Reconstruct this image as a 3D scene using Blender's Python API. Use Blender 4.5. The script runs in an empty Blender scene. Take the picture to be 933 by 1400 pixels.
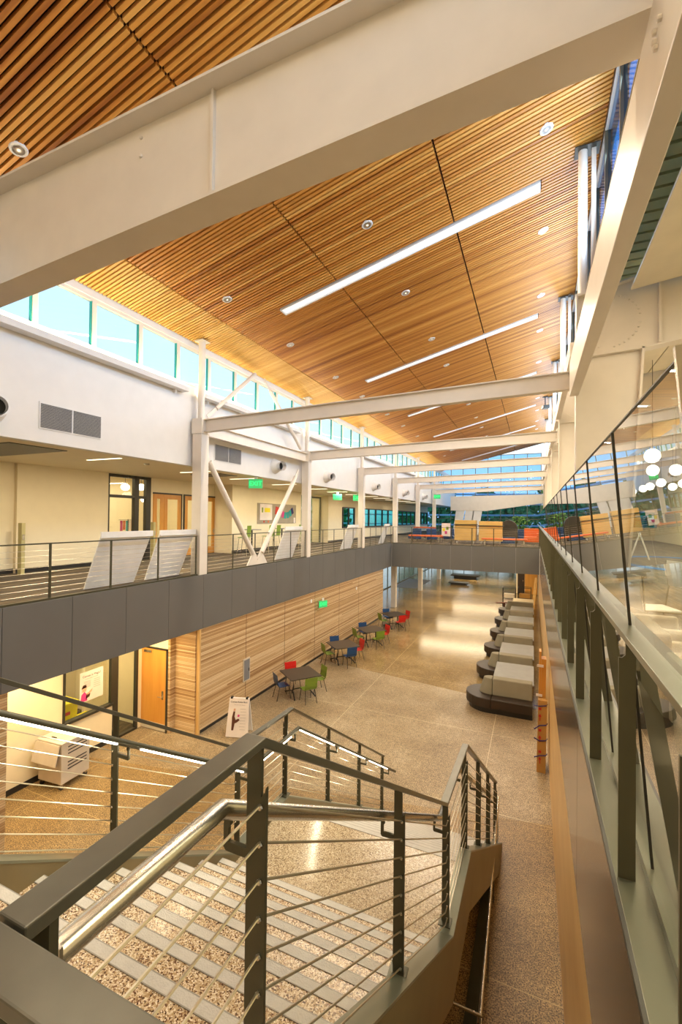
import bpy, bmesh, math, random
from mathutils import Vector, Matrix
random.seed(7)
D = bpy.data
C = bpy.context.scene.collection
PI = math.pi

# ------------------------------------------------------------------ materials
def _new(name):
    m = D.materials.new(name); m.use_nodes = True
    nt = m.node_tree; b = nt.nodes.get('Principled BSDF')
    return m, nt, b
def _obj_coord(nt, scale):
    tc = nt.nodes.new('ShaderNodeTexCoord'); mp = nt.nodes.new('ShaderNodeMapping')
    mp.inputs['Scale'].default_value = scale
    nt.links.new(tc.outputs['Object'], mp.inputs['Vector'])
    return mp.outputs['Vector']
def mat(name, col, rough=.5, metal=0., var=.06, vscale=(3, 3, 3), em=0., emcol=None, bump=0., bscale=60, coat=0.):
    m, nt, b = _new(name)
    b.inputs['Roughness'].default_value = rough
    b.inputs['Metallic'].default_value = metal
    b.inputs['Coat Weight'].default_value = coat
    v = _obj_coord(nt, vscale)
    n = nt.nodes.new('ShaderNodeTexNoise'); n.inputs['Scale'].default_value = 1.; n.inputs['Detail'].default_value = 4
    nt.links.new(v, n.inputs['Vector'])
    r = nt.nodes.new('ShaderNodeValToRGB')
    r.color_ramp.elements[0].position = .3; r.color_ramp.elements[1].position = .7
    r.color_ramp.elements[0].color = (*[c*(1-var) for c in col], 1)
    r.color_ramp.elements[1].color = (*[min(1, c*(1+var)) for c in col], 1)
    nt.links.new(n.outputs['Fac'], r.inputs['Fac']); nt.links.new(r.outputs['Color'], b.inputs['Base Color'])
    if bump:
        n2 = nt.nodes.new('ShaderNodeTexNoise'); n2.inputs['Scale'].default_value = bscale
        tc = nt.nodes.new('ShaderNodeTexCoord'); nt.links.new(tc.outputs['Object'], n2.inputs['Vector'])
        bp = nt.nodes.new('ShaderNodeBump'); bp.inputs['Strength'].default_value = bump; bp.inputs['Distance'].default_value = .01
        nt.links.new(n2.outputs['Fac'], bp.inputs['Height']); nt.links.new(bp.outputs['Normal'], b.inputs['Normal'])
    if em:
        b.inputs['Emission Color'].default_value = (*(emcol or col), 1)
        b.inputs['Emission Strength'].default_value = em
    return m
def ramp(nt, stops, interp='LINEAR'):
    r = nt.nodes.new('ShaderNodeValToRGB'); cr = r.color_ramp; cr.interpolation = interp
    while len(cr.elements) < len(stops): cr.elements.new(.5)
    for e, (p, c) in zip(cr.elements, stops): e.position = p; e.color = (*c, 1)
    return r
def mat_streak(name, stops, scale, rough=.45, detail=6, grain=0.):
    """streaky wood: noise stretched by the mapping scale"""
    m, nt, b = _new(name); b.inputs['Roughness'].default_value = rough
    n = nt.nodes.new('ShaderNodeTexNoise'); n.inputs['Scale'].default_value = 1; n.inputs['Detail'].default_value = detail
    nt.links.new(_obj_coord(nt, scale), n.inputs['Vector'])
    r = ramp(nt, stops); nt.links.new(n.outputs['Fac'], r.inputs['Fac']); nt.links.new(r.outputs['Color'], b.inputs['Base Color'])
    return m
def mat_cladding(name, along):
    """horizontal wooden strips with a tone of their own each; along = 0 (x) or 1 (y)"""
    m, nt, b = _new(name); b.inputs['Roughness'].default_value = .45
    tc = nt.nodes.new('ShaderNodeTexCoord'); sp = nt.nodes.new('ShaderNodeSeparateXYZ')
    nt.links.new(tc.outputs['Object'], sp.inputs[0])
    def mth(op, a, bb=None):
        k = nt.nodes.new('ShaderNodeMath'); k.operation = op
        for i, q in enumerate((a, bb)):
            if q is None: continue
            if isinstance(q, (int, float)): k.inputs[i].default_value = q
            else: nt.links.new(q, k.inputs[i])
        return k.outputs[0]
    row = mth('DIVIDE', sp.outputs[2], .046)
    ri = mth('FLOOR', row); rf = mth('FRACT', row)
    w0 = nt.nodes.new('ShaderNodeTexWhiteNoise'); w0.noise_dimensions = '1D'; nt.links.new(ri, w0.inputs['W'])
    u = mth('ADD', mth('DIVIDE', sp.outputs[along], 14.), mth('MULTIPLY', w0.outputs['Value'], 7.))
    ui = mth('FLOOR', u)
    cb = nt.nodes.new('ShaderNodeCombineXYZ'); nt.links.new(ri, cb.inputs[0]); nt.links.new(ui, cb.inputs[1])
    w1 = nt.nodes.new('ShaderNodeTexWhiteNoise'); w1.noise_dimensions = '2D'; nt.links.new(cb.outputs[0], w1.inputs['Vector'])
    r = ramp(nt, [(0, (.38, .21, .085)), (.2, (.54, .34, .16)), (.6, (.68, .475, .255)), (1, (.80, .62, .38))])
    nt.links.new(w1.outputs['Value'], r.inputs['Fac'])
    n = nt.nodes.new('ShaderNodeTexNoise'); n.inputs['Scale'].default_value = 1; n.inputs['Detail'].default_value = 4
    nt.links.new(_obj_coord(nt, (1.2, 1.2, 70)), n.inputs['Vector'])
    mx = nt.nodes.new('ShaderNodeMixRGB'); mx.blend_type = 'MULTIPLY'; mx.inputs[0].default_value = .45
    nr = ramp(nt, [(.3, (.55, .5, .45)), (.65, (1, 1, 1))]); nt.links.new(n.outputs['Fac'], nr.inputs['Fac'])
    nt.links.new(r.outputs['Color'], mx.inputs[1]); nt.links.new(nr.outputs['Color'], mx.inputs[2])
    g = ramp(nt, [(0, (.10, .05, .02)), (.10, (.10, .05, .02)), (.13, (1, 1, 1)), (1, (1, 1, 1))]); nt.links.new(rf, g.inputs['Fac'])
    m2 = nt.nodes.new('ShaderNodeMixRGB'); m2.blend_type = 'MULTIPLY'; m2.inputs[0].default_value = .8
    nt.links.new(mx.outputs[0], m2.inputs[1]); nt.links.new(g.outputs['Color'], m2.inputs[2])
    nt.links.new(m2.outputs[0], b.inputs['Base Color'])
    return m
def mat_terrazzo(name, scale, stops, grout, rough=.3, gw=.08):
    m, nt, b = _new(name); b.inputs['Roughness'].default_value = rough
    v = _obj_coord(nt, (1, 1, 1))
    vo = nt.nodes.new('ShaderNodeTexVoronoi'); vo.inputs['Scale'].default_value = scale; nt.links.new(v, vo.inputs['Vector'])
    sp = nt.nodes.new('ShaderNodeSeparateColor'); nt.links.new(vo.outputs['Color'], sp.inputs[0])
    r = ramp(nt, stops); nt.links.new(sp.outputs[0], r.inputs['Fac'])
    ve = nt.nodes.new('ShaderNodeTexVoronoi'); ve.feature = 'DISTANCE_TO_EDGE'; ve.inputs['Scale'].default_value = scale; nt.links.new(v, ve.inputs['Vector'])
    g = ramp(nt, [(0, (0, 0, 0)), (gw, (1, 1, 1))]); nt.links.new(ve.outputs['Distance'], g.inputs['Fac'])
    mx = nt.nodes.new('ShaderNodeMixRGB'); nt.links.new(g.outputs['Color'], mx.inputs[0])
    mx.inputs[1].default_value = (*grout, 1); nt.links.new(r.outputs['Color'], mx.inputs[2])
    nt.links.new(mx.outputs[0], b.inputs['Base Color'])
    return m
def mat_floor():
    m, nt, b = _new('ground_terrazzo')
    v = _obj_coord(nt, (1, 1, 1))
    n = nt.nodes.new('ShaderNodeTexNoise'); n.inputs['Scale'].default_value = .6; n.inputs['Detail'].default_value = 8; n.inputs['Roughness'].default_value = .7
    nt.links.new(v, n.inputs['Vector'])
    r = ramp(nt, [(.3, (.22, .155, .085)), (.5, (.31, .235, .14)), (.7, (.41, .33, .225))]); nt.links.new(n.outputs['Fac'], r.inputs['Fac'])
    # speckle
    n2 = nt.nodes.new('ShaderNodeTexNoise'); n2.inputs['Scale'].default_value = 55; n2.inputs['Detail'].default_value = 3
    nt.links.new(v, n2.inputs['Vector'])
    r2 = ramp(nt, [(.34, (.12, .09, .07)), (.47, (.75, .72, .67)), (.62, (1.75, 1.75, 1.7))]); nt.links.new(n2.outputs['Fac'], r2.inputs['Fac'])
    mx = nt.nodes.new('ShaderNodeMixRGB'); mx.blend_type = 'MULTIPLY'; mx.inputs[0].default_value = 1
    nt.links.new(r.outputs['Color'], mx.inputs[1]); nt.links.new(r2.outputs['Color'], mx.inputs[2])
    n3 = nt.nodes.new('ShaderNodeTexNoise'); n3.inputs['Scale'].default_value = 11; n3.inputs['Detail'].default_value = 5; n3.inputs['Roughness'].default_value = .8
    nt.links.new(v, n3.inputs['Vector'])
    r3 = ramp(nt, [(.35, (.60, .58, .54)), (.5, (1, 1, 1)), (.66, (1.35, 1.35, 1.35))]); nt.links.new(n3.outputs['Fac'], r3.inputs['Fac'])
    mz = nt.nodes.new('ShaderNodeMixRGB'); mz.blend_type = 'MULTIPLY'; mz.inputs[0].default_value = .9
    nt.links.new(mx.outputs[0], mz.inputs[1]); nt.links.new(r3.outputs['Color'], mz.inputs[2]); mx = mz
    # saw-cut joints on a 3.3 x 3.4 grid
    sp = nt.nodes.new('ShaderNodeSeparateXYZ'); nt.links.new(v, sp.inputs[0])
    outs = []
    for i, (per, off) in enumerate(((4.4, -1.05), (3.55, 6.34))):
        a = nt.nodes.new('ShaderNodeMath'); a.operation = 'SUBTRACT'; nt.links.new(sp.outputs[i], a.inputs[0]); a.inputs[1].default_value = off
        p = nt.nodes.new('ShaderNodeMath'); p.operation = 'PINGPONG'; nt.links.new(a.outputs[0], p.inputs[0]); p.inputs[1].default_value = per/2
        l = nt.nodes.new('ShaderNodeMath'); l.operation = 'LESS_THAN'; nt.links.new(p.outputs[0], l.inputs[0]); l.inputs[1].default_value = .006
        outs.append(l.outputs[0])
    mxx = nt.nodes.new('ShaderNodeMath'); mxx.operation = 'MAXIMUM'; nt.links.new(outs[0], mxx.inputs[0]); nt.links.new(outs[1], mxx.inputs[1])
    m3 = nt.nodes.new('ShaderNodeMixRGB'); nt.links.new(mxx.outputs[0], m3.inputs[0]); nt.links.new(mx.outputs[0], m3.inputs[1]); m3.inputs[2].default_value = (.62, .52, .33, 1)
    # the pour beyond the tables is smoother and more ochre
    nz = nt.nodes.new('ShaderNodeMath'); nz.operation = 'MULTIPLY_ADD'; nt.links.new(sp.outputs[0], nz.inputs[0]); nz.inputs[1].default_value = .18; nt.links.new(sp.outputs[1], nz.inputs[2])
    gt = nt.nodes.new('ShaderNodeMath'); gt.operation = 'GREATER_THAN'; nt.links.new(nz.outputs[0], gt.inputs[0]); gt.inputs[1].default_value = 15.8
    m4 = nt.nodes.new('ShaderNodeMixRGB'); m4.blend_type = 'MULTIPLY'; nt.links.new(gt.outputs[0], m4.inputs[0]); nt.links.new(m3.outputs[0], m4.inputs[1]); m4.inputs[2].default_value = (.92, .83, .62, 1)
    nz2 = nt.nodes.new('ShaderNodeMath'); nz2.operation = 'MULTIPLY_ADD'; nt.links.new(sp.outputs[0], nz2.inputs[0]); nz2.inputs[1].default_value = -.2; nt.links.new(sp.outputs[1], nz2.inputs[2])  # golden light around the stair, put into the floor colour
    lt = nt.nodes.new('ShaderNodeMath'); lt.operation = 'LESS_THAN'; nt.links.new(nz2.outputs[0], lt.inputs[0]); lt.inputs[1].default_value = 9.9
    m5 = nt.nodes.new('ShaderNodeMixRGB'); m5.blend_type = 'MULTIPLY'; nt.links.new(lt.outputs[0], m5.inputs[0]); nt.links.new(m4.outputs[0], m5.inputs[1]); m5.inputs[2].default_value = (.88, .76, .52, 1)
    nt.links.new(m5.outputs[0], b.inputs['Base Color'])
    rr = nt.nodes.new('ShaderNodeMapRange'); nt.links.new(gt.outputs[0], rr.inputs[0]); rr.inputs[3].default_value = .42; rr.inputs[4].default_value = .16
    nt.links.new(rr.outputs[0], b.inputs['Roughness'])
    return m
def mat_carpet(name, dark, light):
    m, nt, b = _new(name); b.inputs['Roughness'].default_value = .95
    n = nt.nodes.new('ShaderNodeTexNoise'); n.inputs['Scale'].default_value = 1; n.inputs['Detail'].default_value = 2
    nt.links.new(_obj_coord(nt, (2.6, .25, 1)), n.inputs['Vector'])
    r = ramp(nt, [(.38, dark), (.44, [(a+b2)/2 for a, b2 in zip(dark, light)]), (.5, dark), (.56, light), (.62, dark)]); nt.links.new(n.outputs['Fac'], r.inputs['Fac'])
    nt.links.new(r.outputs['Color'], b.inputs['Base Color'])
    return m
def mat_glass(name, tint=(.86, .93, .88), refl=1.0):
    """architectural glass: straight-through transmission plus Fresnel reflection"""
    m = D.materials.new(name); m.use_nodes = True; nt = m.node_tree; nt.nodes.clear()
    o = nt.nodes.new('ShaderNodeOutputMaterial'); mx = nt.nodes.new('ShaderNodeMixShader')
    t = nt.nodes.new('ShaderNodeBsdfTransparent'); t.inputs[0].default_value = (*tint, 1)
    g = nt.nodes.new('ShaderNodeBsdfGlossy'); g.inputs['Roughness'].default_value = .0; g.inputs[0].default_value = (1, 1, 1, 1)
    # Schlick reflectance from the angle to the surface, the same from both sides
    ge = nt.nodes.new('ShaderNodeNewGeometry'); dt = nt.nodes.new('ShaderNodeVectorMath'); dt.operation = 'DOT_PRODUCT'
    nt.links.new(ge.outputs['Incoming'], dt.inputs[0]); nt.links.new(ge.outputs['Normal'], dt.inputs[1])
    def mt(op, a, b):
        q = nt.nodes.new('ShaderNodeMath'); q.operation = op
        for i, w in enumerate((a, b)):
            if isinstance(w, (int, float)): q.inputs[i].default_value = w
            elif w is not None: nt.links.new(w, q.inputs[i])
        return q.outputs[0]
    c = mt('SUBTRACT', 1., mt('ABSOLUTE', dt.outputs['Value'], None))
    fr = mt('ADD', mt('MULTIPLY', mt('POWER', c, 5.), .96), .04)
    k = nt.nodes.new('ShaderNodeMath'); k.operation = 'MULTIPLY'; k.inputs[1].default_value = refl; nt.links.new(fr, k.inputs[0])
    k.use_clamp = True
    nt.links.new(k.outputs[0], mx.inputs[0]); nt.links.new(t.outputs[0], mx.inputs[1]); nt.links.new(g.outputs[0], mx.inputs[2])
    nt.links.new(mx.outputs[0], o.inputs[0])
    return m
M = {}
M['white'] = mat('white_paint', (.80, .79, .78), .5, var=.02)
M['steelwhite'] = mat('cream_steel_paint', (.78, .72, .64), .38, var=.03)
M['cream'] = mat('cream_wall_paint', (.86, .75, .52), .6, var=.02)
M['fascia'] = mat('grey_metal_panel', (.168, .168, .166), .42, .25, var=.05, vscale=(.8, .8, .8))
M['fascia_gloss'] = mat('bronze_grey_metal_panel', (.26, .22, .17), .16, .55, var=.04, vscale=(.8, .8, .8))
M['post_olive'] = mat('olive_post_paint', (.125, .115, .07), .34, .35, var=.06)
M['rail'] = mat('olive_grey_steel_paint', (.085, .08, .05), .34, .35, var=.1, vscale=(9, 9, 9))
M['railcap'] = mat('grey_rail_cap_paint', (.125, .118, .09), .30, .35, var=.10, vscale=(12, 12, 12))
M['sage'] = mat('sage_grey_metal', (.20, .205, .15), .28, .4, var=.08, vscale=(2, 2, 2))
M['ledgetrim'] = mat('dark_ledge_trim', (.10, .10, .09), .4, .5)
M['stainless'] = mat('brushed_stainless', (.60, .57, .50), .27, 1., var=.06, vscale=(4, 40, 4))
M['cable'] = mat('stainless_cable', (.62, .57, .46), .3, .9)
M['dark'] = mat('dark_frame', (.05, .045, .035), .4, .3)
M['black'] = mat('black_plastic', (.02, .018, .016), .45)
M['stringer_side'] = mat('bronze_brown_steel', (.21, .165, .085), .45, .25, var=.12, vscale=(2, 2, 2))
M['slat'] = mat_streak('oak_slat', [(.30, (.30, .090, .010)), (.42, (.50, .185, .024)), (.56, (.65, .29, .05)), (.72, (.78, .43, .11))], (.07, 5.5, 0), .42, 3)
M['slat_uplit'] = mat_streak('uplit_oak_slat', [(.3, (.62, .32, .06)), (.5, (.74, .43, .10)), (.7, (.82, .55, .18))], (.07, 5.5, 0), .42, 3)  # same oak, with the wash of the uplights put into its colour
M['backing'] = mat('dark_red_backing', (.05, .013, .004), .9)
M['clad'] = mat_cladding('cedar_strip_cladding', 1)
M['clad_x'] = mat_cladding('cedar_strip_cladding_return', 0)
M['woodtrim'] = mat_streak('pale_fir_board', [(.3, (.62, .38, .14)), (.7, (.75, .50, .21))], (8, .7, 1.5), .4)
M['doorwood'] = mat_streak('orange_maple_veneer', [(.3, (.60, .26, .045)), (.7, (.70, .34, .07))], (6, 6, .7), .35)
M['yellowwood'] = mat_streak('honey_plywood', [(.3, (.62, .36, .09)), (.7, (.74, .48, .15))], (1, 1, 6), .4)
M['floor'] = mat_floor()
M['terrazzo'] = mat_terrazzo('pebble_terrazzo', 150, [(0, (.04, .015, .01)), (.18, (.16, .07, .035)), (.34, (.42, .28, .14)), (.6, (.60, .46, .29)), (1, (.84, .74, .58))], (.36, .27, .16), .25)
M['terrazzo_fine'] = mat_terrazzo('fine_pebble_terrazzo', 120, [(0, (.10, .06, .035)), (.3, (.34, .25, .15)), (.7, (.50, .40, .26)), (1, (.70, .61, .45))], (.36, .28, .18), .2)
M['nosing'] = mat('pale_grey_nosing_strip', (.50, .475, .43), .5, var=.07, vscale=(20, 20, 20), bump=.3, bscale=120)
M['nosing_line'] = mat('grey_metal_strip', (.30, .28, .24), .4, .3)
M['carpet'] = mat_carpet('striped_carpet', (.045, .036, .025), (.17, .12, .06))
M['carpet2'] = mat_carpet('grey_tan_carpet', (.15, .13, .105), (.26, .22, .165))
M['glass'] = mat_glass('clear_glass', (.95, .97, .94))
M['glass_lean'] = mat_glass('low_iron_guard_glass', (.88, .94, .87), 1.5)
M['sky_glass'] = mat_glass('window_glass', (.88, .96, .98), .6)
M['sky_glass_b'] = mat_glass('blue_tinted_window_glass', (.30, .58, .92), .6)
M['teal_glass'] = mat_glass('teal_tinted_window_glass', (.36, .80, .80), .7)
M['lamp'] = mat('lamp_diffuser', (1, .93, .82), .5, em=.8, emcol=(.93, .95, 1.0), var=0)
M['lamp_warm'] = mat('warm_lamp', (1, .9, .7), .5, em=3., emcol=(1, .84, .55), var=0)
M['led'] = mat('led_strip', (1, .9, .7), .5, em=14., emcol=(1, .88, .66), var=0)
M['globe'] = mat('opal_globe', (1, .97, .9), .4, em=5., emcol=(1, .93, .78), var=0)
M['exit'] = mat('exit_green', (.02, .75, .18), .4, em=1.6, emcol=(.02, .9, .22), var=0)
M['exit_face'] = mat('exit_green_face', (.05, .45, .15), .4, em=.35, emcol=(.05, .8, .25), var=0)
M['ventgrey'] = mat('grey_vent', (.20, .205, .22), .6)
M['plastic_white'] = mat('white_plastic', (.90, .89, .87), .45)
M['tabletop_dark'] = mat('dark_walnut_laminate', (.045, .032, .022), .35)
for nm, c in (('red', (.62, .015, .012)), ('blue', (.008, .055, .17)), ('green', (.19, .29, .03))):
    M['chair_'+nm] = mat(nm+'_chair_shell', c, .35)
M['chairleg'] = mat('dark_chromed_leg', (.12, .10, .08), .3, .7)
M['upholstery_dark'] = mat('dark_brown_vinyl', (.035, .022, .014), .45)
M['upholstery_grey'] = mat('taupe_fabric', (.26, .235, .165), .85, bump=.2)
M['table_grey'] = mat('grey_laminate_top', (.27, .27, .25), .5)
M['table_beige'] = mat('beige_laminate_top', (.62, .53, .37), .5)
M['orange'] = mat('orange_seat', (.70, .13, .02), .5)
M['cardboard'] = mat('cardboard', (.50, .27, .07), .8)
M['redink'] = mat('red_print', (.55, .03, .02), .6)
M['purple'] = mat('indigo_strap', (.03, .02, .12), .6)
M['cartgrey'] = mat('putty_metal', (.60, .53, .43), .45)
M['yellow'] = mat('yellow_bin', (.80, .68, .0), .4)
M['magenta'] = mat('magenta_ink', (.65, .05, .25), .5)
M['skin'] = mat('skin_tone_ink', (.75, .42, .28), .5)
M['brownink'] = mat('brown_ink', (.10, .03, .015), .5)
M['paper'] = mat('poster_paper', (.80, .72, .68), .6)
M['ink'] = mat('black_ink', (.03, .02, .05), .6)
M['inkgrey'] = mat('grey_ink', (.42, .38, .36), .6)
M['leaf'] = mat('leaf_green', (.12, .27, .07), .8, var=.5, vscale=(6, 6, 6))
M['bark'] = mat('bark', (.12, .08, .05), .9)
M['pinboard'] = mat('taupe_pinboard', (.36, .31, .24), .9)
M['teal'] = mat('teal_card', (.02, .33, .33), .6)
M['bluecarpet'] = mat('blue_ring_carpet', (.03, .16, .45), .8)
M['acoustic'] = mat('acoustic_panel', (.80, .74, .60), .8, var=.04, vscale=(2, 2, 2))
M['deck'] = mat('olive_roof_deck', (.50, .43, .19), .5)
M['concrete'] = mat('outdoor_paving', (.62, .66, .68), .9)
M['farbuilding'] = mat('pale_far_building', (.62, .66, .70), .8)

# ------------------------------------------------------------------ mesh helpers
class MB:
    def __init__(s): s.v = []; s.f = []
    def add(s, v, f):
        o = len(s.v); s.v += [tuple(p) for p in v]; s.f += [tuple(i+o for i in q) for q in f]; return s
    def box(s, a, b):
        (x0, y0, z0), (x1, y1, z1) = [min(p, q) for p, q in zip(a, b)], [max(p, q) for p, q in zip(a, b)]
        v = [(x, y, z) for x in (x0, x1) for y in (y0, y1) for z in (z0, z1)]
        return s.add(v, [(0, 1, 3, 2), (4, 6, 7, 5), (0, 4, 5, 1), (2, 3, 7, 6), (0, 2, 6, 4), (1, 5, 7, 3)])
    def cbox(s, c, d, rz=0):
        R = Matrix.Rotation(rz, 3, 'Z')
        v = [tuple(Vector(c)+R @ Vector((x*d[0]/2, y*d[1]/2, z*d[2]/2))) for x in (-1, 1) for y in (-1, 1) for z in (-1, 1)]
        return s.add(v, [(0, 1, 3, 2), (4, 6, 7, 5), (0, 4, 5, 1), (2, 3, 7, 6), (0, 2, 6, 4), (1, 5, 7, 3)])
    def prism(s, pts, axis, a, b):
        """polygon pts (2-D) extruded along axis 'x','y','z' from a to b"""
        n = len(pts)
        def p3(p, t):
            return {'x': (t, p[0], p[1]), 'y': (p[0], t, p[1]), 'z': (p[0], p[1], t)}[axis]
        v = [p3(p, a) for p in pts]+[p3(p, b) for p in pts]
        f = [tuple(range(n)), tuple(range(2*n-1, n-1, -1))]+[(i, (i+1) % n, (i+1) % n+n, i+n) for i in range(n)]
        return s.add(v, f)
    def tube(s, pts, r, n=8, caps=True, r2=None):
        pts = [Vector(p) for p in pts]; k = len(pts); rings = []
        up = None
        for i, p in enumerate(pts):
            d = (pts[min(i+1, k-1)]-pts[max(i-1, 0)]).normalized()
            a = d.cross(Vector((0, 0, 1)))
            if a.length < .02: a = d.cross(Vector((1, 0, 0)))
            a.normalize(); b = d.cross(a)
            rr = r if r2 is None else r+(r2-r)*i/(k-1)
            rings.append([tuple(p+(a*math.cos(2*PI*j/n)+b*math.sin(2*PI*j/n))*rr) for j in range(n)])
        v = [q for g in rings for q in g]; f = []
        for i in range(k-1):
            for j in range(n): f.append((i*n+j, i*n+(j+1) % n, (i+1)*n+(j+1) % n, (i+1)*n+j))
        if caps: f.append(tuple(range(n))[::-1]); f.append(tuple((k-1)*n+j for j in range(n)))
        return s.add(v, f)
    def bar(s, pts, w, h, up=(0, 0, 1), side=None):
        """rectangular bar along a path: width w sideways, height h along up"""
        pts = [Vector(p) for p in pts]; k = len(pts); v = []; f = []
        for i, p in enumerate(pts):
            d = (pts[min(i+1, k-1)]-pts[max(i-1, 0)]).normalized()
            a = Vector(side) if side else d.cross(Vector(up)).normalized()
            u = a.cross(d).normalized()
            v += [tuple(p+a*(sx*w/2)+u*(sz*h/2)) for sx, sz in ((-1, -1), (1, -1), (1, 1), (-1, 1))]
        for i in range(k-1):
            for j in range(4): f.append((i*4+j, i*4+(j+1) % 4, (i+1)*4+(j+1) % 4, (i+1)*4+j))
        f += [(3, 2, 1, 0), tuple((k-1)*4+j for j in range(4))]
        return s.add(v, f)
    def lathe(s, prof, c=(0, 0, 0), n=16, axis='z'):
        v = []; f = []; k = len(prof)
        for (r, h) in prof:
            for j in range(n):
                a = 2*PI*j/n; x, y = r*math.cos(a), r*math.sin(a)
                q = {'z': (x, y, h), 'x': (h, x, y), 'y': (x, h, y)}[axis]
                v.append((c[0]+q[0], c[1]+q[1], c[2]+q[2]))
        for i in range(k-1):
            for j in range(n): f.append((i*n+j, i*n+(j+1) % n, (i+1)*n+(j+1) % n, (i+1)*n+j))
        f += [tuple(range(n)), tuple((k-1)*n+j for j in range(n))]
        return s.add(v, f)
    def ball(s, c, r, n=12, m=8, sq=1):
        prof = [(max(.0005, r*math.sin(PI*i/m)), -r*sq*math.cos(PI*i/m)) for i in range(m+1)]
        return s.lathe(prof, c, n)
    def build(s, name, m, parent=None, smooth=False, bevel=0, origin=None):
        me = D.meshes.new(name)
        o3 = Vector(origin) if origin else Vector((0, 0, 0))
        me.from_pydata([tuple(Vector(p)-o3) for p in s.v], [], s.f); me.update()
        bm = bmesh.new(); bm.from_mesh(me); bmesh.ops.recalc_face_normals(bm, faces=bm.faces); bm.to_mesh(me); bm.free()
        me.materials.append(M[m] if isinstance(m, str) else m)
        if smooth:
            for p in me.polygons: p.use_smooth = True
        o = D.objects.new(name, me); C.objects.link(o); o.location = o3
        if smooth:
            try:
                me.set_sharp_from_angle(angle=math.radians(40))
            except Exception: pass
        if parent:
            o.parent = parent
        if bevel:
            b = o.modifiers.new('bevel', 'BEVEL'); b.width = bevel; b.segments = 2; b.limit_method = 'ANGLE'
        return o
def thing(name, label, cat, loc=(0, 0, 0), rz=0, group=None):
    o = D.objects.new(name, None); C.objects.link(o); o.location = loc; o.rotation_euler = (0, 0, rz)
    o.empty_display_size = .1
    o['label'] = label; o['category'] = cat
    if group: o['group'] = group
    return o
def at(parent):  # children are modelled in world coordinates: keep them there
    for ch in parent.children: fix(ch, parent)
    return parent
def fix(ch, parent):
    ch.matrix_parent_inverse = (Matrix.Translation(parent.location) @ parent.rotation_euler.to_matrix().to_4x4()).inverted()
def tag(o, label, cat, group=None):
    o['label'] = label; o['category'] = cat
    if group: o['group'] = group
    return o
def struct(o): o['kind'] = 'structure'; return o
def dup(root, loc, rz=0, label=None, group=None):
    r = root.copy(); C.objects.link(r); r.location = loc; r.rotation_euler = (0, 0, rz)
    if label: r['label'] = label
    if group: r['group'] = group
    def rec(src, dst):
        for ch in list(src.children):
            c = ch.copy(); C.objects.link(c); c.parent = dst; rec(ch, c)
    rec(root, r)
    return r
def text(name, s, size, m, parent, mw, depth=.002):
    cu = D.curves.new(name, 'FONT'); cu.body = s; cu.size = size; cu.extrude = depth; cu.align_x = 'CENTER'; cu.align_y = 'CENTER'
    t = D.objects.new(name+'_c', cu); C.objects.link(t)
    dg = bpy.context.evaluated_depsgraph_get(); me = D.meshes.new_from_object(t.evaluated_get(dg))
    D.objects.remove(t)
    me.materials.clear(); me.materials.append(M[m]); o = D.objects.new(name, me); C.objects.link(o)
    if parent: o.parent = parent
    o.matrix_local = mw
    return o
PRO = {}
def one(kind, name, loc, parent):
    """one small round fitting as a part of its own; copies share their mesh"""
    if kind not in PRO:
        mb = MB()
        if kind == 'ferrule': mb.lathe([(.006, -.014), (.009, -.010), (.009, .010), (.006, .014)], n=8, axis='y'); mm = 'stainless'
        if kind == 'bolt_y': mb.lathe([(.020, 0), (.020, -.016), (.012, -.022)], n=8, axis='y'); mm = 'steelwhite'
        if kind == 'bolt_x': mb.lathe([(.018, 0), (.018, -.020), (.010, -.026)], n=8, axis='x'); mm = 'steelwhite'
        o = mb.build(name, mm, parent); PRO[kind] = o.data
    else:
        o = D.objects.new(name, PRO[kind]); C.objects.link(o); o.parent = parent
    o.location = loc
    return o
ORD = ['first', 'second', 'third', 'fourth', 'fifth', 'sixth', 'seventh', 'eighth', 'ninth', 'tenth', 'eleventh', 'twelfth', 'thirteenth', 'fourteenth', 'fifteenth', 'sixteenth', 'seventeenth', 'eighteenth', 'nineteenth', 'twentieth', 'twenty-first', 'twenty-second', 'twenty-third', 'twenty-fourth', 'twenty-fifth', 'twenty-sixth', 'twenty-seventh', 'twenty-eighth', 'twenty-ninth', 'thirtieth']

# ------------------------------------------------------------------ key dimensions
XL, XR = -8.6, .35            # hall side planes
ZU, ZB = 4.5, 2.98            # upper floor level, underside of its edge
COLY = [9.95, 16.4, 22.9, 29.4, 35.9, 42.4]
def zc(x): return 11.15+.25*(x+9)     # ceiling plane
YF = 28.1                     # near edge of the far bridge floor
YE = 56                       # far glazing

# ------------------------------------------------------------------ setting: floors and walls
struct(MB().box((-20, -3, -.2), (14, 62, 0)).build('floor', 'floor'))
f2 = MB(); f2.box((-13.6, -3, ZB), (XL-.02, YE, ZU-.01)); f2.box((XL-.02, YF+.02, ZB), (XR, YE, ZU-.01))
struct(f2.build('floor', 'white'))
c2 = MB(); c2.box((-13.6, -3, ZU-.01), (XL-.02, YE, ZU)); c2.box((XL-.02, YF+.02, ZU-.01), (XR+.0, YE, ZU))
struct(c2.build('floor', 'carpet'))
struct(MB().box((XR+.02, -3, ZU-.3), (14, 62, ZU-.012)).box((XR+.17, -3, ZU-.012), (14, 62, ZU)).build('floor', 'carpet2'))
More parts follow.
